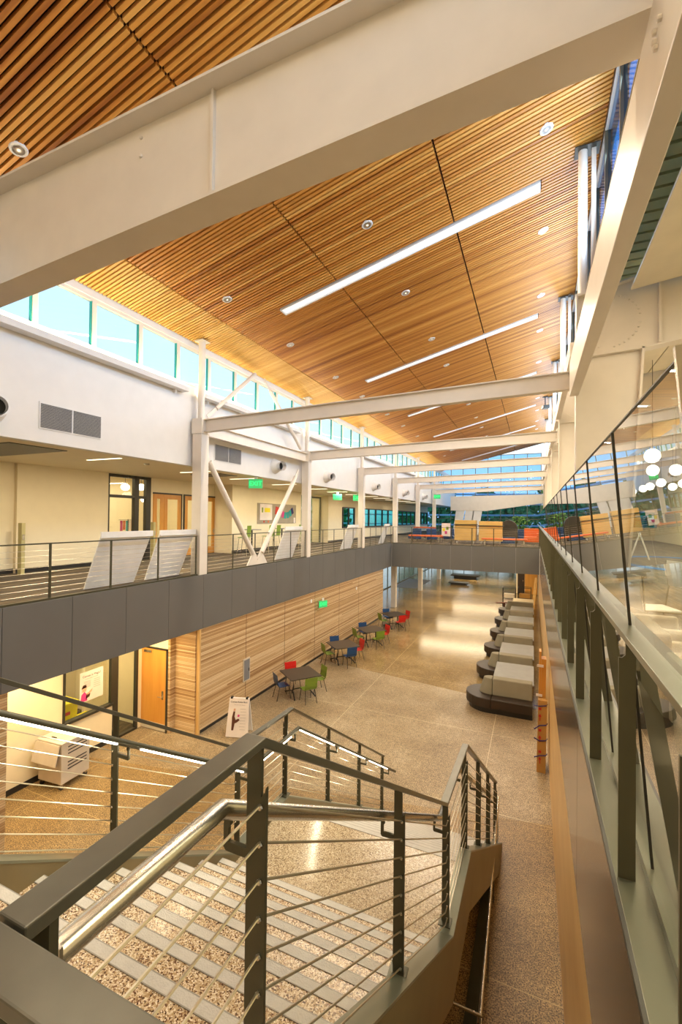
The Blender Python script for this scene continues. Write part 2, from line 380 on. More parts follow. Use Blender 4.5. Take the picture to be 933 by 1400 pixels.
# fascia of the upper floor: flat metal panels with thin joints
def fascia(name, m, along, fixed, a, b, z0, z1, out, step=1.22, th=.04):
    mb = MB(); n = max(1, round((b-a)/step)); st = (b-a)/n
    for i in range(n):
        p, q = a+i*st+.004, a+(i+1)*st-.004
        if along == 'y': mb.box((fixed, p, z0), (fixed+out*th, q, z1))
        else: mb.box((p, fixed, z0), (q, fixed+out*th, z1))
    return struct(mb.build(name, m, bevel=.002))
fascia('trim_1', 'fascia', 'y', XL-.02, -3, YF-.0, ZB, ZU, 1, 1.3)
fascia('trim_2', 'fascia', 'x', YF, XL+.03, XR-.03, ZB, ZU, 1, 1.28)
fascia('trim_3', 'fascia_gloss', 'y', XR+.03, -3, 60, 3.03, ZU-.015, -1, 2.4, .03)
struct(MB().box((XR+.03, -3, 0), (XR+.3, 38, 3.03)).box((XR+.04, -3, 3.03), (XR+.3, 56, ZU-.3)).build('wall_right', 'woodtrim'))
# metal ledge on top of the right fascia, dark reveal line along its edge
struct(MB().box((XR-.004, -3, ZU-.028), (XR+.012, 58, ZU-.002)).build('trim_4', 'ledgetrim'))
struct(MB().box((XR+.012, -3, ZU-.02), (XR+.165, 58, ZU)).build('trim_5', 'sage', bevel=.002))
# lower left: cedar clad wall, beyond and before the alcove
struct(MB().box((XL-.03-.15, 9.85, .12), (XL, 26.4, ZB)).build('wall_left', 'clad'))
struct(MB().box((XL-.15, 9.87, 0), (XL-.04, 26.35, .12)).build('baseboard_left', 'black'))
struct(MB().box((-9.42, 9.80, .0), (XL-.10, 10.0, ZB)).box((-9.50, 9.60, 0), (-9.42, 10.0, ZB)).build('wall_back', 'clad_x'))
struct(MB().box((XL-.10, 9.84, .0), (XL+.012, 9.90, ZB)).build('trim_6', 'woodtrim'))
struct(MB().box((XL-.18, -3, .12), (XL, 4.9, ZB)).box((-10.5, 4.78, .12), (XL-.18, 4.9, ZB)).build('wall_left', 'clad'))
struct(MB().box((XL-.17, -3, 0), (XL-.03, 4.88, .12)).build('baseboard_left', 'black'))
sj = MB()
for y in (12.05, 14.5, 17.0, 19.6, 22.2): sj.box((XL, y, .12), (XL+.004, y+.012, ZB))
struct(sj.build('trim_7', 'brownink'))
struct(MB().box((-20, -3.3, 0), (14, -3.1, 15)).build('wall_back', 'cream'))
# alcove walls
aw = MB(); aw.box((-10.62, 4.9, 0), (-10.5, 7.22, ZB)); aw.box((-10.62, 9.45, 0), (-10.5, 9.6, ZB))
aw.box((-10.62, 9.6, 2.34), (-9.505, 9.75, ZB)); aw.box((-9.53, 9.6, 0), (-9.505, 9.75, 2.34))
aw.box((-10.62, 7.22, 0), (-10.5, 8.62, 1.02))
struct(aw.build('wall_back', 'cream'))
struct(MB().box((-10.5, 4.9, 0), (-10.485, 8.62, .13)).build('baseboard_back', 'black'))
struct(MB().box((-13.5, 4.7, -.02), (-13.4, 9.7, ZB)).box((-13.5, 9.62, 0), (-10.62, 9.7, ZB)).box((-13.5, 4.7, 0), (-10.6, 4.8, ZB)).box((-12.1, 8.9, 0), (-12.0, 9.62, ZB)).build('wall_back', 'cream'))
struct(MB().box((-13.4, 4.8, 0), (-10.64, 9.6, .012)).build('floor', 'carpet'))
# alcove ceiling is the slab underside; window and side light
w = struct(MB().box((-10.58, 7.22, 1.02), (-10.48, 7.28, ZB)).box((-10.58, 8.56, 1.02), (-10.48, 8.62, ZB)).box((-10.60, 7.22, 1.0), (-10.44, 8.62, 1.06)).box((-10.58, 7.22, 2.5), (-10.48, 8.62, 2.56)).build('window_1', 'dark'))
MB().box((-10.54, 7.28, 1.06), (-10.53, 8.56, 2.95)).build('glass_pane', 'glass', w)
w = struct(MB().box((-10.58, 8.70, 0), (-10.48, 8.78, ZB)).box((-10.58, 8.62, 0), (-10.48, 8.70, ZB)).box((-10.58, 9.38, 0), (-10.48, 9.45, ZB)).box((-10.58, 8.78, 0), (-10.48, 9.38, .06)).build('window_2', 'dark'))
MB().box((-10.54, 8.78, .06), (-10.53, 9.38, 2.95)).build('glass_pane', 'glass', w)
d = struct(MB().box((-10.56, 9.585, .01), (-9.55, 9.63, 2.32)).build('door_1', 'doorwood', bevel=.004))
hh = MB().box((-9.70, 9.57, .92), (-9.64, 9.585, 1.16)); hh.tube([(-9.67, 9.58, 1.0), (-9.67, 9.52, 1.0), (-9.80, 9.52, 1.0)], .011)
hh.build('door_handle', 'stainless', d)
MB().box((-10.4, 9.555, 2.2), (-10.1, 9.585, 2.27)).build('door_closer', 'stainless', d)
MB().box((-10.55, 9.575, .02), (-9.56, 9.585, .22)).build('kick_plate', 'cartgrey', d)
struct(MB().box((-9.55, 9.57, 0), (-9.50, 9.62, 2.36)).box((-10.62, 9.57, 2.32), (-9.50, 9.62, 2.37)).build('trim_8', 'dark'))

# upper left: white wall with clerestory above the balcony
WX = -9.0
struct(MB().box((WX-.2, -3, 7.6), (WX, YE, 9.88)).box((WX-.2, -3, 11.0), (WX, YE, 11.3)).build('wall_left', 'white'))
struct(MB().box((-13.5, -3, 7.6), (WX-.2, YE, 7.7)).build('ceiling', 'cream'))
uw = MB(); uw.box((-13.52, 3, ZU), (-13.4, 10.65, 7.6)); uw.box((-13.52, 12.5, ZU), (-13.4, 12.62, 7.6)); uw.box((-13.52, 12.62, 7.05), (-13.4, 16.4, 7.6))
uw.box((-13.52, 14.12, ZU), (-13.4, 14.28, 7.05)); uw.box((-13.52, 16.3, ZU), (-13.4, 16.5, 7.6)); uw.box((-13.52, -3, ZU), (-13.4, 3, 7.6))
uw.box((-13.4, 7.7, ZU), (-13.28, 10.6, 7.6))
uw.box((-13.4, 16.2, ZU), (-12.52, 16.35, 7.6)); uw.box((-12.52, 16.2, ZU), (-12.4, 22.6, 7.6)); uw.box((-13.6, 26.3, ZU), (-12.52, 26.45, 7.6))
uw.box((-12.52, 26.3, ZU), (-12.4, 28.6, 7.6)); uw.box((-12.52, 28.6, ZU), (-12.4, YE, 5.42)); uw.box((-12.52, 28.6, 6.9), (-12.4, YE, 7.6))
uw.box((-14.6, 22.6, ZU), (-14.5, 26.4, 7.6)); uw.box((-14.5, 22.5, ZU), (-12.45, 22.6, 7.6))
uw.box((-14.5, 22.5, 7.6), (-13.4, 26.4, 7.7)); uw.box((-14.5, 22.5, ZU-.1), (-13.4, 26.4, ZU))
uw.box((-12.52, 31.0, 5.42), (-12.4, 32.4, 6.9)); uw.box((-12.52, 41.2, 5.42), (-12.4, 42.6, 6.9)); uw.box((-12.52, 49.5, 5.42), (-12.4, 51, 6.9))
struct(uw.build('wall_left', 'cream'))
bb = MB(); bb.box((-13.28, 7.7, ZU), (-13.265, 10.6, ZU+.13)); bb.box((-12.4, 16.2, ZU), (-12.385, 22.6, ZU+.13)); bb.box((-12.4, 26.3, ZU), (-12.385, YE, ZU+.13)); bb.box((-13.4, 3, ZU), (-13.385, 7.7, ZU+.13)); bb.box((-13.4, 14.3, ZU), (-13.385, 16.2, ZU+.1))
struct(bb.build('baseboard_left', 'black'))
# room behind the curtain wall
struct(MB().box((-17.6, 8, ZU-.05), (-13.52, 17, ZU)).build('floor', 'carpet'))
struct(MB().box((-17.7, 8, ZU), (-17.6, 17, 7.9)).box((-17.6, 8, ZU), (-13.52, 8.1, 7.9)).box((-17.6, 16.9, ZU), (-13.52, 17, 7.9)).box((-17.6, 8, 7.9), (-13.4, 17, 8.0)).build('wall_left', 'cream'))
# clerestory windows
k = 0; y = 2.9
cy = []
while y < 50: cy.append(y); y += 1.275
for i in range(len(cy)-1):
    y0, y1 = cy[i], cy[i+1]
    fr = MB().box((WX-.12, y0, 9.88), (WX-.02, y0+.10, 11.0)).box((WX-.12, y0+.10, 9.88), (WX-.02, y1, 9.93)).box((WX-.12, y0+.1, 10.92), (WX-.02, y1, 11.0))
    fo = struct(fr.build('window_%d' % (i+3), 'steelwhite'))
    MB().box((WX-.10, y1-.025, 9.93), (WX-.04, y1-.002, 10.92)).build('seal', 'teal', fo)
    MB().box((WX-.08, y0+.10, 9.93), (WX-.07, y1, 10.92)).build('glass_pane', 'sky_glass', fo)
NW = len(cy)+3

# right clerestory, high up under the ceiling edge
RX = 1.22
struct(MB().box((RX, -3, 12.9+.75), (RX+.2, 50, 14.1)).build('wall_right', 'white'))
y = 3.2; i = 0
while y < 49:
    fo = MB().box((RX, y, 10.6), (RX+.12, y+.07, 13.7)).box((RX, y+.07, 12.15), (RX+.12, y+1.62, 12.20)).box((RX, y+.07, 10.6), (RX+.12, y+1.62, 10.7)).build('window_%d' % (NW+i), 'sage')
    struct(fo)
    MB().box((RX+.05, y+.07, 10.7), (RX+.06, y+1.62, 13.65)).build('glass_pane', 'sky_glass_b', fo)
    y += 1.62; i += 1
NW += i

# ------------------------------------------------------------------ slatted ceiling
SLOTY = [10.45, 17.1, 23.75, 30.45, 37.1, 43.7]
strips = [(-8.98, -7.80, 'slat_uplit'), (-7.77, -4.69, 'slat'), (-4.65, -1.73, 'slat'), (-1.69, 1.2, 'slat')]
bays = [-3, 1.0, 7.1, 13.75, 20.4, 27.1, 33.75, 40.4, 47.0]
PITCH = .095
for (x0, x1, mm) in strips:
    for bi in range(len(bays)-1):
        a, b = bays[bi], bays[bi+1]
        mb = MB(); n = int(round((b-a)/PITCH))
        for q in range(n):
            yy = a+(q+.5)*(b-a)/n
            segs = [(x0, x1)]
            for s in SLOTY:
                if abs(yy-s) < .20:
                    lo, hi = -6.40, .12; segs2 = []
                    for (u, v) in segs:
                        if v <= lo or u >= hi: segs2.append((u, v)); continue
                        if u < lo: segs2.append((u, lo))
                        if v > hi: segs2.append((hi, v))
                    segs = segs2
            for (u, v) in segs:
                h = .06; w = .056
                mb.prism([(u, zc(u)), (v, zc(v)), (v, zc(v)+h), (u, zc(u)+h)], 'y', yy-w/2, yy+w/2)
        struct(mb.build('ceiling', mm))
struct(MB().prism([(-9.2, zc(-9.2)+.09), (1.3, zc(1.3)+.09), (1.3, zc(1.3)+.3), (-9.2, zc(-9.2)+.3)], 'y', -3, 47.2).build('ceiling', 'backing'))
# linear lights set in the ceiling
for i, s in enumerate(SLOTY):
    t = thing('linear_ceiling_light', 'long recessed linear light in the timber ceiling, %s from the camera' % ORD[i], 'ceiling light', (-3.1, s, zc(-3.1)), 0, 'long linear ceiling lights')
    fr = MB()
    for (a, b) in ((s-.155, s-.125), (s+.125, s+.155)):
        fr.prism([(-6.38, zc(-6.38)-.012), (.10, zc(.10)-.012), (.10, zc(.10)+.06), (-6.38, zc(-6.38)+.06)], 'y', a, b)
    fr.prism([(-6.38, zc(-6.38)-.012), (-6.34, zc(-6.34)-.012), (-6.34, zc(-6.34)+.06), (-6.38, zc(-6.38)+.06)], 'y', s-.125, s+.125)
    fr.prism([(.06, zc(.06)-.012), (.10, zc(.10)-.012), (.10, zc(.10)+.06), (.06, zc(.06)+.06)], 'y', s-.125, s+.125)
    fr.build('frame', 'white', t)
    MB().prism([(-6.34, zc(-6.34)+.03), (.06, zc(.06)+.03), (.06, zc(.06)+.045), (-6.34, zc(-6.34)+.045)], 'y', s-.125, s+.125).build('diffuser', 'lamp', t)
    at(t)
# downlights
sl = math.atan(.25)
def downlight_proto():
    t = thing('recessed_downlight', '', 'ceiling light')
    MB().lathe([(.115, -.012), (.125, 0), (.125, .02), (.085, .03), (.075, .0), (.085, -.012)], n=20).build('trim_ring', 'white', t, smooth=True)
    MB().lathe([(.078, .012), (.05, .03), (.001, .032)], n=16).build('reflector', 'stainless', t, smooth=True)
    MB().ball((0, 0, .01), .028, 10, 6).build('lamp', 'lamp_warm', t)
    return t
dp = None
dls = []
for (xx, side) in ((-7.1, 'left'), (-3.36, 'middle'), (.18, 'right')):
    j = 0
    for yy in (4.04, 8.95, 12.1, 15.6, 18.5, 22.2, 25.3, 28.8, 32.0, 35.5, 38.6):
        if yy < 6 and side != 'left': continue
        dls.append((xx, yy, side, j)); j += 1
for (xx, yy, side, j) in dls:
    lab = 'small round recessed downlight in the %s row of the timber ceiling, %s from the camera' % (side, ORD[j])
    if dp is None:
        dp = downlight_proto(); o = dp; o.location = (xx, yy, zc(xx)-.005)
    else: o = dup(dp, (xx, yy, zc(xx)-.005))
    o['label'] = lab; o['group'] = 'downlights in the timber ceiling'
    o.rotation_euler = (0, -sl, 0)

# ------------------------------------------------------------------ steel
def ibeam_x(mb, x0, x1, y, zt0, zt1, d0, d1, w=.18, tf=.022, tw=.02):
    """I-section along x, top z from zt0 to zt1, depth d0 to d1"""
    mb.prism([(x0, zt0), (x1, zt1), (x1, zt1-tf), (x0, zt0-tf)], 'y', y-w/2, y+w/2)
    mb.prism([(x0, zt0-d0), (x1, zt1-d1), (x1, zt1-d1+tf), (x0, zt0-d0+tf)], 'y', y-w/2, y+w/2)
    mb.prism([(x0, zt0-tf), (x1, zt1-tf), (x1, zt1-d1+tf), (x0, zt0-d0+tf)], 'y', y-tw/2, y+tw/2)
# the deep near girder
t = thing('steel_girder', 'huge cream steel girder crossing overhead, nearest the camera', 'beam', (-8.7, 3.47, 10))
mb = MB(); x0, x1 = -9.0, 3.0
def zb(x): return 8.88+.058*(x+8.75)
def zt(x): return 10.30+.012*(x+8.75)
mb.prism([(x0, zb(x0)), (x1, zb(x1)), (x1, zb(x1)+.03), (x0, zb(x0)+.03)], 'y', 3.30, 3.64)
mb.prism([(x0, zt(x0)), (x1, zt(x1)), (x1, zt(x1)+.03), (x0, zt(x0)+.03)], 'y', 3.27, 3.66)
mb.prism([(x0, zb(x0)+.03), (x1, zb(x1)+.03), (x1, zt(x1)), (x0, zt(x0))], 'y', 3.44, 3.50)
mb.build('girder_body', 'steelwhite', t)
mb = MB(); mb.box((-2.93, 3.40, zb(-2.9)+.03), (-2.90, 3.44, zt(-2.9)))
mb.build('stiffener', 'steelwhite', t)
for xb in (-7.1, -3.9):
    for dz in (.12, .32): one('bolt_y', 'bolt', (xb, 3.44, zt(xb)-dz), t)
at(t)
names = ['second nearest the camera', 'third from the camera', 'fourth from the camera', 'fifth from the camera', 'sixth from the camera', 'farthest before the bulkhead']
for i, cyy in enumerate(COLY):
    t = thing('steel_beam', 'slim cream steel beam crossing the hall, %s' % names[i], 'beam', (-4, cyy, 8.9), 0, 'cream cross beams over the hall')
    mb = MB(); ibeam_x(mb, XL-.0, .72, cyy, 8.91, 9.15, .36, .36); mb.build('beam_body', 'steelwhite', t)
    mb = MB().box((.70, cyy-.10, 8.72), (.735, cyy+.10, 9.22)).box((XL-.02, cyy-.1, 8.5), (XL+.01, cyy+.1, 8.95))
    mb.build('end_plate', 'steelwhite', t)
    for zz in (8.86, 8.95, 9.04):
        for sy in (-.05, .05): one('bolt_x', 'bolt', (.70, cyy+sy, zz), t)
    at(t)
    # column
    t = thing('steel_column', 'cream box steel column at the left balcony edge, %s' % (ORD[i]+' from the camera'), 'column', (-8.75, cyy, ZU), 0, 'columns along the left balcony edge')
    s = .16 if i < 1 else .15
    MB().box((-8.75-s, cyy-s, ZU), (-8.75+s, cyy+s, 8.52)).build('shaft', 'steelwhite', t, bevel=.012)
    MB().box((-8.75-s-.02, cyy-s-.02, 8.50), (-8.75+s+.02, cyy+s+.02, 8.93)).build('head_block', 'steelwhite', t)
    MB().tube([(-8.75, cyy, 8.93), (-8.75, cyy, zc(-8.75))], .095, 16).build('upper_post', 'steelwhite', t, smooth=True)
    MB().box((-8.90, cyy-.16, zc(-8.9)-.02), (-8.60, cyy+.16, zc(-8.9)-.0)).build('cap_plate', 'steelwhite', t)
    at(t)
# longitudinal beam and V braces in the first bay
t = thing('steel_beam', 'cream steel beam running along the left wall between the first two columns', 'beam', (-8.72, 13, 8.6))
mb = MB()
for (z0, z1, w) in ((8.47, 8.49, .2), (8.80, 8.82, .2)): mb.box((-8.72-w/2, 10.1, z0), (-8.72+w/2, 16.25, z1))
mb.box((-8.73, 10.1, 8.49), (-8.71, 16.25, 8.8)); mb.build('beam_body', 'steelwhite', t); at(t)
NB = (-8.66, 12.72, 4.62)
for (lab, top, gz) in (('near leg of the white V brace standing on the balcony edge', (-8.66, 10.20, 7.75), 8.45), ('far leg of the white V brace standing on the balcony edge', (-8.66, 15.30, 7.75), 8.45)):
    t = thing('diagonal_brace', lab, 'brace', NB)
    dy = .26 if top[1] < NB[1] else -.26
    foot = (NB[0], NB[1]-dy, NB[2]+.30)
    MB().tube([foot, top], .085, 16).build('tube', 'steelwhite', t, smooth=True)
    v = (Vector(top)-Vector(foot)).normalized()
    MB().bar([tuple(Vector(foot)-v*.32), tuple(Vector(foot)+v*.15)], .02, .22, side=(1, 0, 0)).build('foot_plate', 'steelwhite', t)
    MB().bar([tuple(Vector(top)-v*.12), tuple(Vector(top)+v*.38)], .02, .13, side=(1, 0, 0)).build('head_plate', 'steelwhite', t)
    at(t)
tag(MB().prism([(NB[1]-.62, ZU), (NB[1]+.62, ZU), (NB[1]+.30, ZU+.42), (NB[1], ZU+.18), (NB[1]-.30, ZU+.42)], 'x', -8.68, -8.64).build('gusset_plate', 'steelwhite'), 'white gusset plate joining the feet of the V brace', 'gusset')
for (lab, a, b) in (('near upper diagonal tube between cross beam and timber ceiling', (-8.7, 10.15, 9.05), (-8.7, 12.5, 11.0)), ('far upper diagonal tube between timber ceiling and cross beam', (-8.7, 13.05, 11.0), (-8.7, 15.75, 8.95))):
    t = thing('diagonal_brace', 'white '+lab, 'brace', a)
    v = (Vector(b)-Vector(a)).normalized()
    MB().tube([tuple(Vector(a)+v*.5), tuple(Vector(b)-v*.0)], .065, 14).build('tube', 'steelwhite', t, smooth=True)
    MB().bar([tuple(Vector(a)), tuple(Vector(a)+v*.58)], .02, .11, side=(1, 0, 0)).build('end_plate', 'steelwhite', t)
    MB().bar([tuple(Vector(b)-v*.2), tuple(Vector(b))], .02, .11, side=(1, 0, 0)).build('end_plate', 'steelwhite', t)
    at(t)
# right side rigid frames with bolted haunches
for i, cyy in enumerate([3.45]+COLY):
    t = thing('rigid_frame', 'deep cream portal frame at the right side, %s from the camera' % ORD[i], 'frame', (.8, cyy, ZU), 0, 'portal frames along the right side')
    lw = .03
    mb = MB()
    if i > 0:
        mb.prism([(.78, ZU), (1.62, ZU), (1.87, 9.46), (.78, 9.40)], 'y', cyy-.015, cyy+.015)            # web of the leg
    mb.prism([(.78, 9.43), (1.88, 9.43), (9.0, 10.40), (9.0, 12.2), (.78, 10.62)], 'y', cyy-.015, cyy+.015)  # haunch and rafter web
    mb.build('web', 'steelwhite', t)
    mb = MB()
    if i > 0:
        mb.box((.755, cyy-.13, ZU), (.785, cyy+.13, 10.62))
        mb.prism([(1.60, ZU), (1.64, ZU), (1.90, 9.46), (1.86, 9.46)], 'y', cyy-.13, cyy+.13)
    else: mb.box((.755, cyy-.13, 8.7), (.785, cyy+.13, 10.62))
    mb.prism([(.785, 9.37), (1.88, 9.42), (9, 10.38), (9, 10.41), (1.88, 9.45), (.785, 9.40)], 'y', cyy-.13, cyy+.13)
    mb.prism([(.78, 10.60), (9, 12.18), (9, 12.21), (.78, 10.63)], 'y', cyy-.13, cyy+.13)
    mb.build('flange', 'steelwhite', t)
    mb = MB().box((2.12, cyy-.12, 9.5), (2.16, cyy+.12, 10.85)); mb.build('stiffener', 'steelwhite', t)
    for q in range(36):
        a = 2*PI*q/36
        if i > 3 or q in (8, 9, 17, 26, 27, 0): continue
        one('bolt_y', 'bolt', (1.33+.52*math.cos(a), cyy-.015, 10.05+.50*math.sin(a)), t)
    MB().box((.75, cyy-.14, 10.62), (1.1, cyy+.14, 10.65)).build('cap_plate', 'steelwhite', t)
    at(t)
    if i > 0:
        t = thing('steel_post', 'white round post above the portal frame up to the timber ceiling, %s from the camera' % ORD[i-1], 'post', (.86, cyy, 10.65), 0, 'posts above the portal frames')
        MB().tube([(.87, cyy, 10.65), (.87, cyy, zc(.87))], .085, 16).build('shaft', 'steelwhite', t, smooth=True)
        MB().box((1.02, cyy-.05, 10.65), (1.10, cyy+.05, zc(1.1))).build('side_angle', 'steelwhite', t)
        MB().box((.72, cyy-.17, zc(.72)-.02), (1.17, cyy+.17, zc(.72)-.005)).build('head_plate', 'dark', t)
        at(t)
t = thing('steel_beam', 'thick cream box beam running along the right side overhead, nearest the camera', 'beam', (.72, 5, 8.9))
MB().box((.64, -1.5, 8.62), (.80, COLY[0]-.14, 9.30)).build('beam_body', 'steelwhite', t, bevel=.01)
for (y_, z_) in ((3.05, 9.02), (2.93, 8.98), (3.05, 8.96), (3.02, 8.90)): one('bolt_x', 'bolt', (.64, y_, z_), t)
at(t)
for i in range(len(COLY)-1):
    tag(MB().box((.66, COLY[i]+.14, 9.5), (.80, COLY[i+1]-.14, 9.8)).build('steel_beam', 'steelwhite', bevel=.01), 'cream beam between portal frames on the right side, %s beyond the nearest box beam' % ORD[i], 'beam', 'right side beams between portal frames')
for i in range(len(COLY)-1):  # troughs added to house the fill lamps that brighten the ceiling
    t = thing('linear_uplight', 'slim added fill-light trough on top of a right side beam, %s from the camera' % ORD[i], 'wall light', (.73, COLY[i]+3.2, 9.8), 0, 'added fill-light troughs on the right side beams')
    a, b = COLY[i]+.4, COLY[i+1]-.4
    MB().prism([(.67, 9.80), (.79, 9.80), (.80, 9.85), (.79, 9.85), (.78, 9.815), (.68, 9.815), (.67, 9.85), (.66, 9.85)], 'y', a, b).build('trough', 'white', t)
    MB().box((.69, a+.05, 9.816), (.77, b-.05, 9.826)).build('lamp_strip', 'lamp_warm', t); at(t)
# camera on the right of the ceiling
t = thing('security_camera', 'small black device hanging from the right of the timber ceiling', 'camera', (.6, 29, 13.4))
MB().tube([(.6, 29, 13.56), (.6, 29, 13.0)], .03, 8).build('stem', 'black', t); MB().cbox((.62, 28.95, 12.9), (.35, .4, .2), .3).build('housing', 'dark', t, bevel=.03)
MB().box((.45, 28.9, 13.5), (.75, 29.1, 13.56)).build('mount', 'black', t); at(t)

# light shelves (uplights) on the left wall, vents and air nozzles
segs = [(2.6, 9.45), (10.1, 13.0), (13.4, 15.9), (16.7, 22.4), (23.2, 28.9), (29.7, 35.4), (36.2, 42)]
for i, (a, b) in enumerate(segs):
    t = thing('linear_uplight', 'long white uplight trough under the left clerestory, %s from the camera' % ORD[i], 'wall light', (-8.9, (a+b)/2, 9.6), 0, 'uplight troughs on the left wall')
    MB().prism([(-8.98, 9.60), (-8.74, 9.60), (-8.72, 9.72), (-8.74, 9.72), (-8.76, 9.62), (-8.96, 9.62), (-8.98, 9.72)], 'y', a, b).build('trough', 'white', t)
    MB().box((-8.93, a+.05, 9.625), (-8.80, b-.05, 9.64)).build('lamp_strip', 'lamp_warm', t)
    MB().box((-9.0, a+.3, 9.5), (-8.9, a+.34, 9.62)).box((-9.0, b-.34, 9.5), (-8.9, b-.3, 9.62)).build('bracket', 'white', t); at(t)
for i, (a, b) in enumerate(((5.62, 6.94), (10.86, 12.16))):
    t = thing('air_vent', 'grey two-part grille on the white wall %s' % ('left of the first column' if i == 0 else 'behind the V brace'), 'vent', (-9, (a+b)/2, 8.1), 0, 'grey grilles on the white wall')
    MB().box((-9.0, a-.03, 7.87), (-8.985, b+.03, 8.41)).build('frame', 'white', t)
    for (p, q) in ((a, (a+b)/2-.02), ((a+b)/2+.02, b)):
        mb = MB()
        for j in range(24):
            z = 7.90+j*.02; mb.box((-8.985, p, z), (-8.972, q, z+.013))
        mb.build('louvre', 'ventgrey', t)
    at(t)
for i, yy in enumerate((4.72, 14.3, 18.8, 25.5, 32.3, 38.6)):
    t = thing('air_nozzle', 'round white air nozzle on the left wall, %s from the camera' % ORD[i], 'vent', (-9, yy, 8.1), 0, 'round air nozzles on the left wall')
    MB().lathe([(.29, 0), (.28, .03), (.22, .14), (.19, .22)], (-9, yy, 8.08), 24, 'x').build('cone', 'white', t, smooth=True)
    a = Vector((-8.84, yy, 8.08)); dv = Vector((.86, -.35, -.06)).normalized()
    MB().tube([tuple(a), tuple(a+dv*.26)], .17, 24, caps=False).tube([tuple(a), tuple(a+dv*.26)], .155, 24, caps=False).build('spout', 'white', t, smooth=True)
    MB().tube([tuple(a+dv*.05), tuple(a+dv*.06)], .155, 24).build('throat', 'black', t)
    at(t)

# ------------------------------------------------------------------ balcony railings
def rail_bay(axis, fixed, a, b, label, n, group):
    """cable railing between a and b; axis y or x"""
    P = (lambda s, z, o=0: (fixed+o, s, z)) if axis == 'y' else (lambda s, z, o=0: (s, fixed+o, z))
    t = thing('cable_railing', label, 'railing', P((a+b)/2, ZU), 0, group)
    MB().bar([P(a, 5.60), P(b, 5.60)], .05, .025).build('top_rail', 'rail', t)
    MB().bar([P(a, ZU+.02), P(b, ZU+.02)], .09, .04).build('base_shoe', 'rail', t)
    for i in range(n):
        s = a+.03+(b-a-.06)*i/(n-1)
        MB().bar([P(s, ZU), P(s, 5.59)], .012 if axis == 'y' else .05, .05 if axis == 'y' else .012, up=(0, 1, 0)).build('post', 'rail', t)
    for k in range(9):
        z = ZU+.13+k*.105
        MB().tube([P(a+.03, z), P(b-.03, z)], .004, 5).build('cable', 'cable', t)
    at(t)
yy = [-1.0]+COLY
lbs = ['left of the first column', 'between the first and second columns', 'between the second and third columns', 'between the third and fourth columns']
for i in range(4):
    a = 1.55 if i == 0 else yy[i]+.2; b = yy[i+1]-.2 if i < 3 else YF+.0
    rail_bay('y', -8.66, a, b, 'grey cable railing on the left balcony, %s' % lbs[i], 7 if i == 0 else 6, 'cable railings of the left balcony')
rail_bay('x', YF+.08, -8.55, .35, 'grey cable railing along the far bridge edge', 8, 'railing of the far bridge')
rail_bay('y', -8.66, -3, 1.5, 'grey cable railing at the near end of the left balcony', 4, 'cable railings of the left balcony')
# white boards leaning on the railing
bl = [(6.75, 8.15, 'white board leaning on the left balcony railing, widest and leftmost'), (8.42, 9.68, 'white board with a small brown mark leaning beside the first column'),
      (14.62, 15.95, 'white board leaning on the railing just before the second column'), (20.9, 22.3, 'white board leaning on the railing just before the third column'), (27.0, 28.0, 'white board leaning on the railing near the bridge corner')]
for i, (a, b, lab) in enumerate(bl):
    t = thing('white_board', lab, 'board', (-9.1, (a+b)/2, ZU), 0, 'white boards on the left balcony')
    b0, b1 = a+.08, b+.08
    def Q(y, f, off=0): return (-9.12+.40*f+off, y, ZU+.01+1.27*f)
    mb = MB()
    pts = [Q(b0-.12, 0), Q(b1-.12, 0), Q(b1, 1), Q(b0, 1)]
    if i in (0, 1): pts = [Q(b0-.12, 0), Q(b1-.20, 0), Q(b1, 1), Q(b0, 1)]
    v = pts+[(p[0]-.03, p[1], p[2]) for p in pts]
    mb.add(v, [(0, 1, 2, 3), (7, 6, 5, 4), (0, 4, 5, 1), (1, 5, 6, 2), (2, 6, 7, 3), (3, 7, 4, 0)])
    mb.build('panel', 'plastic_white', t)
    MB().box((-8.76, b0-.02, ZU+1.15), (-8.72, b1+.02, ZU+1.29)).build('top_band', 'plastic_white', t)
    if i == 1: MB().box((-8.93, 9.05, ZU+.72), (-8.915, 9.10, ZU+.82)).build('brown_mark', 'doorwood', t)
    at(t)
# ------------------------------------------------------------------ upper left fittings
w = struct(MB().box((-13.5, 10.65, ZU), (-13.36, 10.72, 7.6)).box((-13.5, 11.75, ZU), (-13.36, 11.95, 7.6)).box((-13.5, 12.28, ZU), (-13.36, 12.5, 7.6)).box((-13.5, 10.65, 6.78), (-13.37, 12.5, 6.88)).box((-13.5, 10.65, 7.5), (-13.37, 12.5, 7.6)).box((-13.5, 10.65, ZU), (-13.37, 12.5, ZU+.08)).build('window_%d' % NW, 'dark')); NW += 1
MB().box((-13.45, 10.72, ZU+.08), (-13.44, 12.28, 7.5)).build('glass_pane', 'glass', w)
def wood_door(n, a, b):
    x = -13.38
    d = MB(); z1 = 7.0
    d.box((x-.05, a, ZU+.01), (x, a+.16, z1)); d.box((x-.05, b-.16, ZU+.01), (x, b, z1)); d.box((x-.05, a+.16, ZU+.01), (x, b-.16, ZU+.3)); d.box((x-.05, a+.16, z1-.18), (x, b-.16, z1))
    o = struct(d.build('door_%d' % n, 'doorwood'))
    MB().box((x-.03, a+.16, ZU+.3), (x-.02, b-.16, z1-.18)).build('glass_pane', 'glass', o)
    MB().tube([(x+.02, b-.07, 5.5), (x+.06, b-.07, 5.5), (x+.06, b-.2, 5.5)], .012).box((x, b-.1, 5.4), (x+.012, b-.04, 5.6)).build('door_handle', 'stainless', o)
wood_door(2, 12.66, 13.17); wood_door(3, 13.2, 14.1); wood_door(4, 14.32, 15.25); wood_door(5, 15.28, 16.2)
